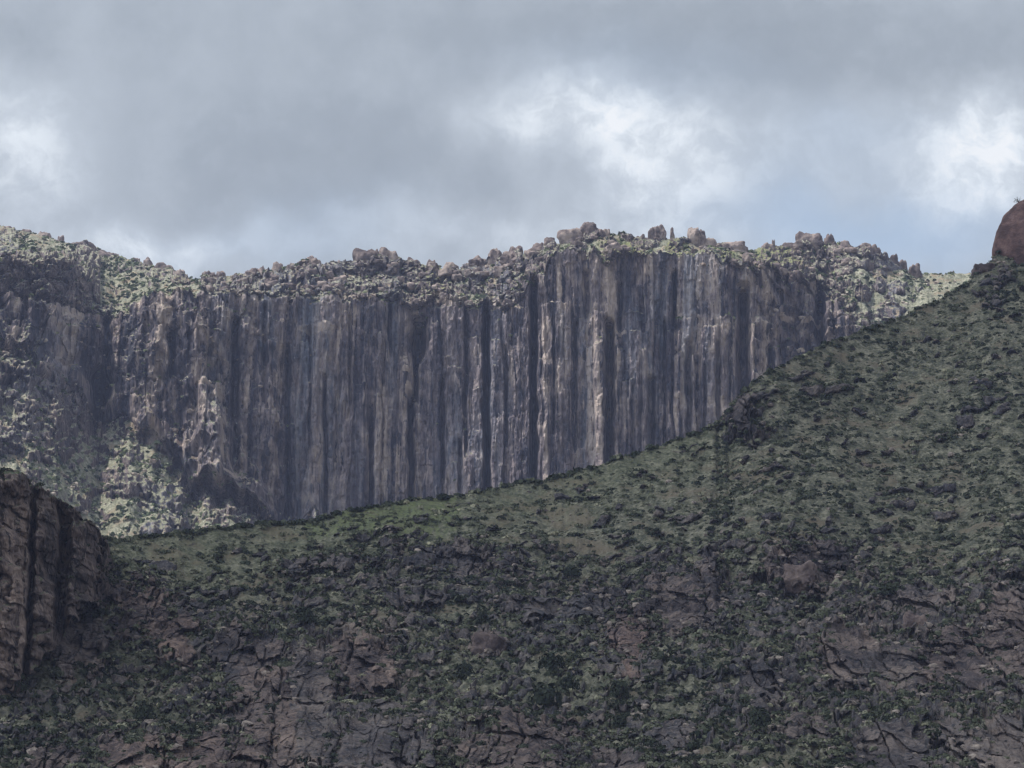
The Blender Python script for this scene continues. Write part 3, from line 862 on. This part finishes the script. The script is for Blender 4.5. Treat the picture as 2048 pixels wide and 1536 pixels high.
def zone(px, py):
    """what a plant on the near slope stands beside"""
    if px < 420:
        a = "below the left bluff" if py > 1380 else ("beside the reddish blocks right of the left bluff" if px > 180 else "at the foot of the left bluff")
    elif px < 640:
        a = "on the tall grey and tan crag at the bottom" if py > 1400 else "on the spur above the tall grey and tan crag"
    elif px < 880:
        a = "below the curved pale ledge" if py > 1390 else ("around the orange soil patch" if py > 1215 else "under the bright green crest of the spur")
    elif px < 1200:
        a = "above the wide ledge at the bottom centre" if py > 1390 else ("near the group of three dark shrubs" if py > 1270 else "on the middle of the slope above the small square block")
    elif px < 1500:
        a = "in the bottom strip right of the wide centre ledge" if py > 1390 else ("beside the red stained crag" if py > 1200 else "above the dark ledges right of centre")
    elif px < 1760:
        a = "on the low grey ledges at the bottom right of centre" if py > 1390 else ("left of the smooth cleft crag" if py > 1200 else "around the pale topped block")
    else:
        a = "in the bottom right corner" if py > 1400 else ("among the crags at the lower right" if py > 1210 else "on the green slope above the lower right crags")
    return a


for i_ in single:
    ti = int(tn[i_] * 5.99)
    z_ = zone(hpx[i_], hpy[i_])
    o = link("shrub", VAR[ti + 6 * rng.randint(0, 2)], TINTS[ti] + " low shrub " + z_, "shrub", TINTS[ti] + " shrubs " + z_, loc=hp[i_])
    o.rotation_euler.z = rng.uniform(0, 6.28)
    r = rad[i_]
    o.scale = (r, r, r)

# far scrub
FP = [bush_proto(rng, 16, .7, 0.42) for _ in range(8)]
dYr = np.gradient(FAR[..., 2], axis=0) / (np.abs(np.gradient(FAR[..., 1], axis=0)) + 1e-3)
flat_w = sstep(1.6, 0.7, np.abs(dYr))
w_f = flat_w * (1 - MR) * (1 - W) * (0.25 + sstep(-.2, .35, fbm(X / 25, Y / 25, 3, 85)))
w_f[:NB - 6] = 0
fp, fi, fj = pick(FAR, w_f, 15000, rng)
frad = 0.7 + 1.6 * rng.rand(len(fp)) ** 2
ftn = np.clip(0.35 + 0.3 * fbm(fp[:, 0] / 30, fp[:, 1] / 30, 2, 86) + rng.normal(0, .2, len(fp)), 0, 1)
merge_scatter("cliff_top_scrub", FP, fp, frad, ftn, M_FARLEAF, rng)


# ------------------------------------------------------------------ rocks
def cube_sphere(n):
    t_ = np.tan(np.linspace(-np.pi / 4, np.pi / 4, n))
    a, b = np.meshgrid(t_, t_)
    o_ = np.ones_like(a)
    V, Fs = [], []
    fcs = grid_faces(n, n)
    for k_, (x, y, z) in enumerate([(o_, a, b), (-o_, b, a), (b, o_, a), (a, -o_, b), (a, b, o_), (b, a, -o_)]):
        V.append(np.stack([x, y, z], -1).reshape(-1, 3))
        Fs.append(fcs + k_ * n * n)
    V = np.concatenate(V)
    V /= np.linalg.norm(V, axis=1)[:, None]
    Fs = np.concatenate(Fs)[:, ::-1]
    key = np.round(V, 5)
    _, first, inv = np.unique(key, axis=0, return_index=True, return_inverse=True)
    return V[first], inv.reshape(-1)[Fs]


CS = {n: cube_sphere(n) for n in (4, 8, 14, 26, 60)}


def rock_verts(n, size, seed, square=0.5, rough=0.16, crack=0.0, vert=1.0):
    """rounded block: size = half extents; square 0 sphere .. 1 box"""
    V, f = CS[n]
    p = 2 + 6 * square
    rr = (np.abs(V) ** p).sum(1) ** (-1 / p)
    P = V * (rr * (1 - 0.0))[:, None]
    q = V * 1.3 + seed * 3.1
    nn = n3d(q[:, 0], q[:, 1], q[:, 2] * vert, seed) + 0.5 * n3d(q[:, 0] * 2.3, q[:, 1] * 2.3, q[:, 2] * 2.3 * vert, seed + 5)
    if n >= 14:
        nn = nn + 0.25 * n3d(q[:, 0] * 5.3, q[:, 1] * 5.3, q[:, 2] * 5.3 * vert, seed + 9)
    if n >= 26:
        nn = nn + 0.16 * n3d(q[:, 0] * 11, q[:, 1] * 11, q[:, 2] * 11 * vert, seed + 12)
    P = P * (1 + rough * nn)[:, None]
    if crack > 0:
        k_, t_ = cells1d(P[:, 0] * 3.2 + 0.3 * n3d(P[:, 0], P[:, 1], P[:, 2] * 2, 8) + seed * 5, 3)
        P[:, 1] *= 1 - crack * (np.abs(2 * t_ - 1) ** 6) + 0.35 * crack * (r1(k_, 3) - .5) * 2
        P[:, 2] *= 1 + 0.3 * crack * (r1(k_, 9) - .5) * 2 * (P[:, 2] > 0)
    return P * np.array(size), f


def boulder(name, px, top, wpx, hpx, Yd_, label, group=None, mat=None, n=14, square=.45, rough=.2, cat="boulder", crack=0.0, sink=0.25, seed=None, thick=.8, vert=1.0):
    """a rock whose outline spans wpx by hpx photo pixels with its top at `top`, at depth Yd_"""
    mpp = Yd_ / F / CP
    cx, _, zt = at(px, top, Yd_)
    hw, hz = wpx * mpp / 2, hpx * mpp * (1 + sink) / 2
    v, f = rock_verts(n, (hw, hw * thick, hz), seed if seed is not None else int(px * 7 + top) % 211, square, rough, crack, vert)
    me = mesh_np(name, v - np.array([0, 0, v[:, 2].min()]), f, mat or M_BOULDER, smooth=n >= 14)
    zb = zt - (v[:, 2].max() - v[:, 2].min())
    return link(name, me, label, cat, group, loc=(cx, Yd_, zb))


def crest_depth(px):
    return float(np.interp(px, pxs, Dc))


SKY_B = [  # px, top y, width, height, label
    (12, 452, 34, 22, "rounded boulder at the left end of the far ridge's skyline"),
    (52, 458, 30, 18, "low boulder on the far ridge, second from the left edge"),
    (88, 462, 28, 22, "pointed boulder on the far ridge's skyline near the left edge"),
    (122, 470, 12, 12, "single small knob of rock sticking up from the far left ridge"),
    (155, 481, 60, 20, "long flat slab capping the far left ridge"),
    (215, 500, 40, 18, "low slab halfway down the far left ridge"),
    (273, 515, 16, 12, "left one of two small knobs on the descending left ridge"),
    (296, 513, 18, 14, "right one of two small knobs on the descending left ridge"),
    (330, 526, 38, 20, "blocky ledge rock low on the descending left ridge"),
    (358, 538, 22, 18, "last block of the left ridge just above the saddle"),
    (418, 541, 26, 26, "rounded boulder right of the saddle in the skyline"),
    (440, 541, 22, 24, "darker boulder right beside the first one after the saddle"),
    (484, 546, 46, 30, "wide low brown outcrop boulder between saddle and round balanced rock"),
    (516, 529, 36, 46, "large dark round balanced boulder with smooth right side"),
    (556, 524, 24, 22, "squarish boulder standing on the skyline right of the balanced rock"),
    (583, 526, 20, 20, "small round boulder between two squarish skyline boulders"),
    (626, 510, 26, 26, "boulder with pointed top standing alone on the skyline"),
    (680, 521, 30, 28, "boulder at the left foot of the dark double summit"),
    (732, 496, 44, 44, "left dome of the dark double summit of boulders"),
    (756, 498, 12, 20, "narrow stone wedged between the two summit domes"),
    (778, 497, 40, 46, "right dome of the dark double summit of boulders"),
    (825, 513, 28, 22, "small pale boulder right of the dark double summit"),
    (862, 518, 16, 22, "dark upright stone on the slope down to the notch"),
    (902, 524, 26, 16, "flat pale boulder in the notch of the skyline"),
    (936, 525, 26, 22, "low boulder just right of the skyline notch"),
    (958, 510, 32, 26, "broad boulder climbing right of the skyline notch"),
    (990, 495, 28, 26, "domed boulder on the rising skyline, left of a matching one"),
    (1034, 491, 28, 28, "domed boulder on the rising skyline, right of a matching one"),
    (1078, 484, 30, 26, "stepped boulder below the left shoulder of the highest summit"),
    (1100, 474, 26, 22, "blunt boulder at left shoulder of the highest summit"),
    (1142, 456, 44, 28, "smooth grey dome left of the highest rock pile"),
    (1177, 443, 34, 34, "topmost jagged boulder of the highest rock pile"),
    (1196, 452, 28, 30, "middle block of the highest rock pile"),
    (1212, 457, 18, 22, "right end block of the highest rock pile"),
    (1252, 468, 34, 18, "low boulder in the grass right of the highest rock pile"),
    (1282, 468, 18, 16, "tiny block between the highest pile and the leaning stone"),
    (1308, 453, 22, 24, "squat stone leaning against the notched boulder"),
    (1321, 448, 18, 30, "notched boulder with a leaning stone at its left"),
    (1344, 454, 9, 24, "thin upright stone finger on the skyline"),
    (1388, 453, 26, 30, "left half of the split boulder on the grassy top"),
    (1401, 459, 20, 24, "right half of the split boulder on the grassy top"),
    (1418, 474, 24, 22, "low boulder at the right foot of the split boulder"),
    (1465, 484, 50, 14, "flat slab lying on the grassy top right of the split boulder"),
    (1536, 485, 24, 18, "block at the left end of the dip before the big dome"),
    (1547, 479, 6, 14, "tiny pinnacle beside the block in the dip"),
    (1580, 484, 30, 18, "flat slab just left of the big brown dome"),
    (1617, 464, 48, 46, "big smooth brown dome boulder on the right summit"),
    (1638, 468, 16, 26, "narrow slab attached to right side of the big dome"),
    (1658, 467, 20, 34, "upright twin blocks right of the big brown dome"),
    (1692, 480, 30, 30, "rounded boulder two steps right of the big dome"),
    (1730, 484, 26, 26, "boulder on the right summit's descending skyline"),
    (1752, 489, 22, 34, "tall dark block on the right summit's descending skyline"),
    (1788, 507, 18, 22, "small pointed boulder low on the right summit's skyline"),
    (1806, 518, 14, 18, "smallest block low on the right summit's skyline"),
    (1830, 526, 24, 26, "last boulder before the right saddle"),
    (1904, 541, 10, 16, "tiny upright rock on the right saddle"),
]
rb = np.random.RandomState(12)
for i_, (px, top, wd, ht, lb) in enumerate(SKY_B):
    boulder("boulder", px, top, wd * 1.08, ht + 14, crest_depth(px) - 4, lb, "boulders along the skyline", square=rb.uniform(.0, .4), rough=.3, n=14, mat=M_BOULDER, thick=rb.uniform(.7, 1))

# boulders lying in the broken zone between the rim and the crest
cand, ci, cj = pick(FAR, (1 - W) * (np.arange(nr)[:, None] > NB) * (np.arange(nr)[:, None] < NB + N1 + N2) * sstep(380, 430, PX) * sstep(1800, 1640, PX) * (0.3 + MR), 170, rb)
RV = []
for q in range(10):
    v, f = rock_verts(8, (1, .85, .8), 40 + q, rb.uniform(.3, .95), .32)
    RV.append(mesh_np("boulder", v, f, M_BOULDER, smooth=True))
RZ = [(480, "between the saddle and the balanced rock"), (600, "below the balanced rock"), (700, "left of the dark double summit"), (800, "under the dark double summit"), (900, "right of the dark double summit"),
      (1000, "right of the skyline notch"), (1090, "on the rise left of the highest rock pile"), (1230, "under the highest rock pile"), (1360, "below the notched boulder"), (1480, "below the split boulder"),
      (1600, "left of the big brown dome"), (1700, "under the big brown dome"), (1800, "on the broken slope right of the big brown dome"), (3000, "just left of the right saddle")]
bpx, bpy_ = project(cand[:, 0], cand[:, 1], cand[:, 2])
for q in range(len(cand)):
    z_ = [t_ for lim, t_ in RZ if bpx[q] < lim][0]
    r = rb.uniform(1.0, 3.0)
    sz_ = "small" if r < 1.9 else "mid-sized"
    hgt = "high up" if bpy_[q] < (np.interp(bpx[q], pxs, yc) + np.interp(bpx[q], pxs, yr)) / 2 else "near the rim"
    o = link("boulder", RV[rb.randint(10)], sz_ + " boulder " + hgt + " " + z_, "boulder", sz_ + " boulders " + hgt + " " + z_, loc=cand[q])
    o.scale = (r * rb.uniform(.8, 1.4), r, r * rb.uniform(.7, 1.2))
    o.rotation_euler = (rb.uniform(-.3, .3), rb.uniform(-.3, .3), rb.uniform(0, 6.28))

# loose stones: pale ones and painted ledge highlights far away, small stones near
ga, gb = np.gradient(FAR, axis=0), np.gradient(FAR, axis=1)
NZ = np.cross(ga, gb)
NZ = np.abs(NZ[..., 2]) / (np.linalg.norm(NZ, axis=2) + 1e-9)
tread = sstep(.45, .75, NZ) * W * (PY < 1080)
STONE = [rock_verts(4, (1, .8, .62), 60 + q, .2, .5) for q in range(8)]
sp, si, sj = pick(FAR, (1 - W) * (1 - MR) * (np.arange(nr)[:, None] > NB), 3500, rng)
merge_scatter("far_stones", STONE, sp, 0.4 + 1.3 * rng.rand(len(sp)) ** 3, rng.rand(len(sp)), M_PALEROCK, rng)
cp_, ci, cj = pick(FAR, tread, 1300, rng)
merge_scatter("ledge_scrub", FP, cp_[:600], 0.6 + 1.3 * rng.rand(600) ** 2, .3 + .6 * rng.rand(600), M_FARLEAF, rng)
merge_scatter("ledge_highlight_stones", STONE, cp_[600:], 0.5 + 1.5 * rng.rand(700) ** 2, rng.rand(700), M_PALEROCK, rng)  # pale stones added in place of sunlit sparks on the ledges
sp, si, sj = pick(HILL, 0.12 + rocky * (1 - .8 * Mh), 7000, rng)
merge_scatter("hillside_stones", STONE, sp, 0.2 + 0.75 * rng.rand(len(sp)) ** 4, rng.rand(len(sp)), boulder_mat("stone", (0.06, 0.05, 0.046), (0.13, .105, .092), (.34, .28, .235)), rng)

# ------------------------------------------------------------------ near bluffs and outcrops
BTOP = lut([(-700, 1000), (-350, 880), (-140, 905), (0, 938), (40, 950), (100, 980), (150, 1012), (190, 1048), (230, 1074), (262, 1110)])
BBOT = lut([(-140, 1420), (0, 1400), (60, 1380), (110, 1300), (160, 1230), (215, 1180), (262, 1140)])
ncb, nrb, nrt = 480, 520, 60
pb = np.concatenate([np.linspace(-700, -145, 60), np.linspace(-140, 262, ncb - 60)])
by = BTOP(pb) + 4 * fbm(pb / 14, 0 * pb, 4, 121) + 9 * (r1(np.floor(pb / 23 + .4).astype(int), 122) - .5) + 5 * (r1(np.floor(pb / 9).astype(int), 123) - .5)
bb = BBOT(pb) + 25 * fbm(pb / 30, 0 * pb, 3, 124)
BD = lut([(-140, 520), (0, 535), (100, 548), (180, 565), (262, 600)])(pb)
sv = np.linspace(0, 1, nrb)[:, None]
Zt_, Zb_ = at(pb, by, BD)[2], at(pb, bb + 30, BD - 4)[2]
Zb2 = Zt_[None] + (Zb_ - Zt_)[None] * sv
Yb2 = BD[None] - 4 * sv
Xb2 = ((pb - 1024) / F / CP)[None] * BD[None] + 0 * sv
tt = np.linspace(1, 0, nrt, endpoint=False)[:, None]
Zk_ = Zt_[None] - 4 * tt - 14 * tt ** 2
Yk_ = BD[None] + 55 * tt
Xk_ = Xb2[:1] * (Yk_ / BD[None])
Xb2, Yb2, Zb2 = np.vstack([Xk_, Xb2]), np.vstack([Yk_, Yb2]), np.vstack([Zk_, Zb2])
PXb = np.repeat(pb[None], nrb + nrt, 0)
PYb = project(Xb2, Yb2, Zb2)[1]
wx = Xb2 + 1.2 * fbm(Xb2 / 8, Zb2 / 14, 3, 131)
kb_, tb2 = cells1d(wx / 4.6, 21)
kc_, tc2 = cells1d(wx / 1.5, 22)
bb1 = np.floor((Zb2 + 3 * n2d(Xb2 / 5, Zb2 / 8, 151)) / 7 + 4 * r1(kb_, 152)).astype(np.int64)
bb2 = np.floor((Zb2 + 1 * n2d(Xb2 / 2, Zb2 / 3, 153)) / 2.6 + 4 * r1(kc_, 154)).astype(np.int64)
db = 4.5 * (r1(kb_ + 19 * bb1, 155) - .5) + 1.5 * (r1(kc_ + 23 * bb2, 156) - .5) + 3.0 * fbm(Xb2 / 13, Zb2 / 30, 3, 133)
lz = (Zb2 + 2.5 * fbm(Xb2 / 8, Zb2 / 20, 2, 157) + .2 * Xb2) / 8.5
lz = lz - np.floor(lz)
db += 3.2 * (lz - sstep(.8, 1, lz)) * sstep(-.2, .2, n2d(Xb2 / 6, Zb2 / 9, 158)) + 1.0 * (r1(kb_, 23) - .5) + 1.2 * bulge(tb2, 2.5) + .5 * (r1(kc_, 24) - .5)
db += 2.0 * fbm(Xb2 / 4.5, Zb2 / 7, 4, 135, .5)
b1, b2, bid = worley(Xb2 / 3.2 + .3 * n2d(Xb2, Zb2, 141), Zb2 / 4.5, 51)
db += 3.2 * (RND[bid + 200] - .4) + 2.4 * np.clip(.9 - 1.4 * b1, 0, 1)
b1, b2, bid = worley(Xb2 / 9 + .3 * n2d(Xb2 / 4, Zb2 / 4, 142), Zb2 / 9, 57)
db += 6 * (RND[bid + 200] - .5) * sstep(0, .2, b2 - b1)
for (cx, hw, dep) in [(76, 6, 7), (138, 12, 10), (206, 5, 3)]:
    db -= dep * np.exp(-np.abs((PXb - cx - 6 * fbm(PYb / 50, PYb * 0 + cx, 3, cx % 50)) / hw) ** 3) * sstep(-10, 50, PYb - BTOP(PXb))
dpt = np.clip(PYb - BTOP(PXb), 0, 400)
db += 13 * (dpt / 300) + 2.5 * np.sqrt(np.clip(dpt / 40, 0, 1))
fade = np.ones(nrb + nrt)
fade[:nrt] = np.linspace(0, .8, nrt)
Yb3 = Yb2 - db * fade[:, None]
Yb3 = Yb3 + 70 * sstep(198, 262, PXb + 16 * fbm(PYb / 30, PXb / 30, 3, 143))
BL = np.stack([Xb2 * (Yb3 / Yb2), Yb3, Zb2 + .3 * fbm(Xb2 / 3, Yb2 / 3, 3, 139) * (1 - .5 * fade[:, None])], -1)
bluff = link("rock_bluff", mesh_np("rock_bluff", BL.reshape(-1, 3), grid_faces(nrb + nrt, ncb), M_BLUFF, attrs={'tone': (.05 * (r1(kb_, 25) - .5) + .10 * blob(PXb, PYb, 58, 76, 1225, 1345, 14, .3) + .06 * blob(PXb, PYb, 20, 90, 1000, 1200, 16, .4)).ravel(), 'rock': np.where(np.arange(nrb + nrt)[:, None] < nrt + 12, .2, 1 + 0 * PXb).ravel(), 'red': (.15 + 0 * PXb).ravel()}), "dark reddish brown rock bluff with deep vertical clefts at the left edge", "rock bluff")


wb = np.zeros_like(PXb)
wb[10:nrt + 14] = 1
wb[nrt + 14:] = .04 + .35 * sstep(140, 235, PXb[nrt + 14:])
tp_, ti_, tj_ = pick(BL, wb, 700, rng)
merge_scatter("bluff_scrub", PROTO, tp_, .3 + .8 * rng.rand(700) ** 2, rng.rand(700) * .7, M_LEAF, rng)


def hill_depth(px, py):
    j = int(np.clip(np.searchsorted(px2, px), 0, nc2 - 1))
    col_px, col_py = project(HILL[NBK:, j, 0], HILL[NBK:, j, 1], HILL[NBK:, j, 2])
    i = int(np.argmin(np.abs(col_py - py)))
    return float(HILL[NBK + i, j, 1])


OUT = [  # px centre, top, width, height, label
    (980, 1262, 66, 46, M_DARKROCK, "small square block with a dark right side near the lower centre"),
    (1600, 1122, 58, 44, M_DARKROCK, "pale topped squarish block on the dark band right of centre"),
    (1830, 1222, 40, 40, M_DARKROCK, "rounded boulder with a dark right edge above the lower right crags"),
    (130, 1328, 26, 12, M_BOULDER, "pale stone lying just right of the foot of the left bluff"),
    (190, 1342, 28, 13, M_BOULDER, "pale flat stone, right one of the pale stones below the left bluff"),
    (1252, 1180, 22, 9, M_PALEROCK, "white flat stone alone on the middle of the slope"),
]
for (px, top, wd, ht, mt, lb) in OUT:
    D_ = hill_depth(px, min(top + ht * .75, 1530))
    boulder("boulder", px, top, wd, ht, D_ - .5, lb, "boulders lying on the near slope", mat=mt, n=26, square=.75, rough=.32, sink=.35, thick=.7)

# the red knob on the right end of the hill's crest, and the plant on it
boulder("boulder", 2074, 395, 182, 200, 846, "large smooth reddish rock knob cut off by the right edge, highest on the green hill", mat=M_RED, n=60, square=.0, rough=.055, sink=.2, thick=.6)
boulder("boulder", 1969, 526, 44, 34, 838, "small jagged crag on the hill's outline just below the red knob", mat=M_DARKROCK, n=26, square=.6, rough=.3, seed=5)


def shrub_at(px, py, wpx, hpx, Yd_, label, tint, nleaf=260, size=.13, group=None):
    mpp = Yd_ / F
    x, y, z = at(px, py, Yd_)
    e_ = link("shrub", None, label, "shrub", group, loc=(x, y, z - .15))
    v, f = bush_proto(rng, nleaf, 1.0, size)
    hw, hh_ = wpx * mpp / 2, hpx * mpp
    v = v * np.array([hw, hw, hh_])
    v[:, 2] += .12 * hh_
    me = mesh_np("foliage", v, f, M_LEAF, False, {'tint': np.full(len(v), tint)})
    link("foliage", me, parent=e_)
    # forked stem
    V, Fc = [], []
    for q in range(4):
        a = q * 1.6 + rng.rand()
        tip = np.array([math.cos(a) * hw * .6, math.sin(a) * hw * .6, hh_ * .75])
        for k_, r_ in ((0, .09), (1, .03)):
            for m_ in range(5):
                th = m_ * 2 * math.pi / 5
                V.append(tip * k_ + np.array([math.cos(th) * r_, math.sin(th) * r_, 0]))
        o_ = q * 10
        Fc += [(o_ + m_, o_ + (m_ + 1) % 5, o_ + 5 + (m_ + 1) % 5, o_ + 5 + m_) for m_ in range(5)]
    link("stem", mesh_np("stem", np.array(V), np.array(Fc), M_STEM), parent=e_)
    return e_


BIG = [(1105, 1338, 60, 34, .08, "large dark round shrub right of the lower centre, upper one of three"),
       (1140, 1382, 42, 30, .05, "dark round shrub directly below the upper one of three"),
       (1095, 1412, 70, 44, .12, "widest dark shrub, lowest of three right of the lower centre"),
       (1240, 1395, 46, 34, .1, "dark round shrub right of the group of three"),
       (925, 1362, 54, 36, .12, "dark shrub beside the pale curved ledge at lower centre"),
       (965, 1246, 36, 26, .2, "bright green dark bodied shrub near the middle of the slope"),
       (1145, 1152, 44, 22, .06, "dark flat shrub on the middle slope below the cliff's centre"),
       (885, 998, 34, 12, .06, "lone dark shrub on the spur's outline against the cliff"),
       (30, 1385, 60, 40, .2, "large bluish green shrub below the left bluff"),
       (290, 1440, 50, 36, .15, "dark bluish shrub among the rocks at bottom left"),
       (610, 1248, 46, 30, .12, "dark green shrub under the spur, left of centre"),
       (1520, 1450, 60, 34, .15, "dark green shrub hollow at the bottom right of centre"),
       (1060, 1308, 26, 20, .6, "small yellow green shrub above the group of three"),
       (145, 1130, 50, 40, .1, "dark shrub in the shadowed foot of the left bluff"),
       (1780, 1190, 60, 26, .2, "dark spreading shrub above the right hand crags"),
       (1240, 1455, 34, 24, .1, "small dark shrub near the bottom, right of centre")]
for (px, py, wd, ht, tn_, lb) in BIG:
    shrub_at(px, py, wd, ht, hill_depth(px, min(py, 1530)) - 1.0, lb, tn_)
shrub_at(2036, 404, 22, 12, 846, "tiny sparse plant sprouting on top of the red knob", .5, 30, .12)

# ------------------------------------------------------------------ the cloud whose shadow lies on the near hill (above the frame)
cm, ct, cb = new_mat("cloud_white")
cb.inputs['Base Color'].default_value = (0.9, 0.9, 0.92, 1)
tr = ct.add('ShaderNodeBsdfTranslucent')
tr.inputs[0].default_value = (0.95, 0.95, 0.97, 1)
mx = ct.add('ShaderNodeMixShader')
mx.inputs[0].default_value = 0.5
tp = ct.add('ShaderNodeBsdfTransparent')
mx2 = ct.add('ShaderNodeMixShader')
mx2.inputs[0].default_value = 0.34
ct.l.new(cb.outputs[0], mx.inputs[1])
ct.l.new(tr.outputs[0], mx.inputs[2])
ct.l.new(mx.outputs[0], mx2.inputs[1])
ct.l.new(tp.outputs[0], mx2.inputs[2])
ct.l.new(mx2.outputs[0], [n for n in ct.n if n.type == 'OUTPUT_MATERIAL'][0].inputs[0])
ctr = np.array([40, 560, 80]) + SDIR * 1700
v, f = rock_verts(60, (620, 400, 110), 3, 0.1, .2)
link("cloud", mesh_np("cloud", v, f, cm), kind="structure", loc=ctr)

# ------------------------------------------------------------------ haze
hm = bpy.data.materials.new("haze")
hm.use_nodes = True
ht_ = NT(hm.node_tree)
ht_.n.clear()
ho = ht_.add('ShaderNodeOutputMaterial')
hv = ht_.add('ShaderNodeVolumePrincipled')
hv.inputs['Color'].default_value = (0.58, 0.66, 1.0, 1)
hv.inputs['Density'].default_value = 0.000065
hv.inputs['Anisotropy'].default_value = 0.2
ht_.l.new(hv.outputs[0], ho.inputs['Volume'])
bx = np.array([[x, y, z] for x in (-15500, 15500) for y in (-7500, 23500) for z in (-4, 470)], float)
bf = np.array([(0, 1, 3, 2), (4, 6, 7, 5), (0, 4, 5, 1), (2, 3, 7, 6), (0, 2, 6, 4), (1, 5, 7, 3)])
link("haze", mesh_np("haze", bx, bf, hm, smooth=False), kind="stuff")
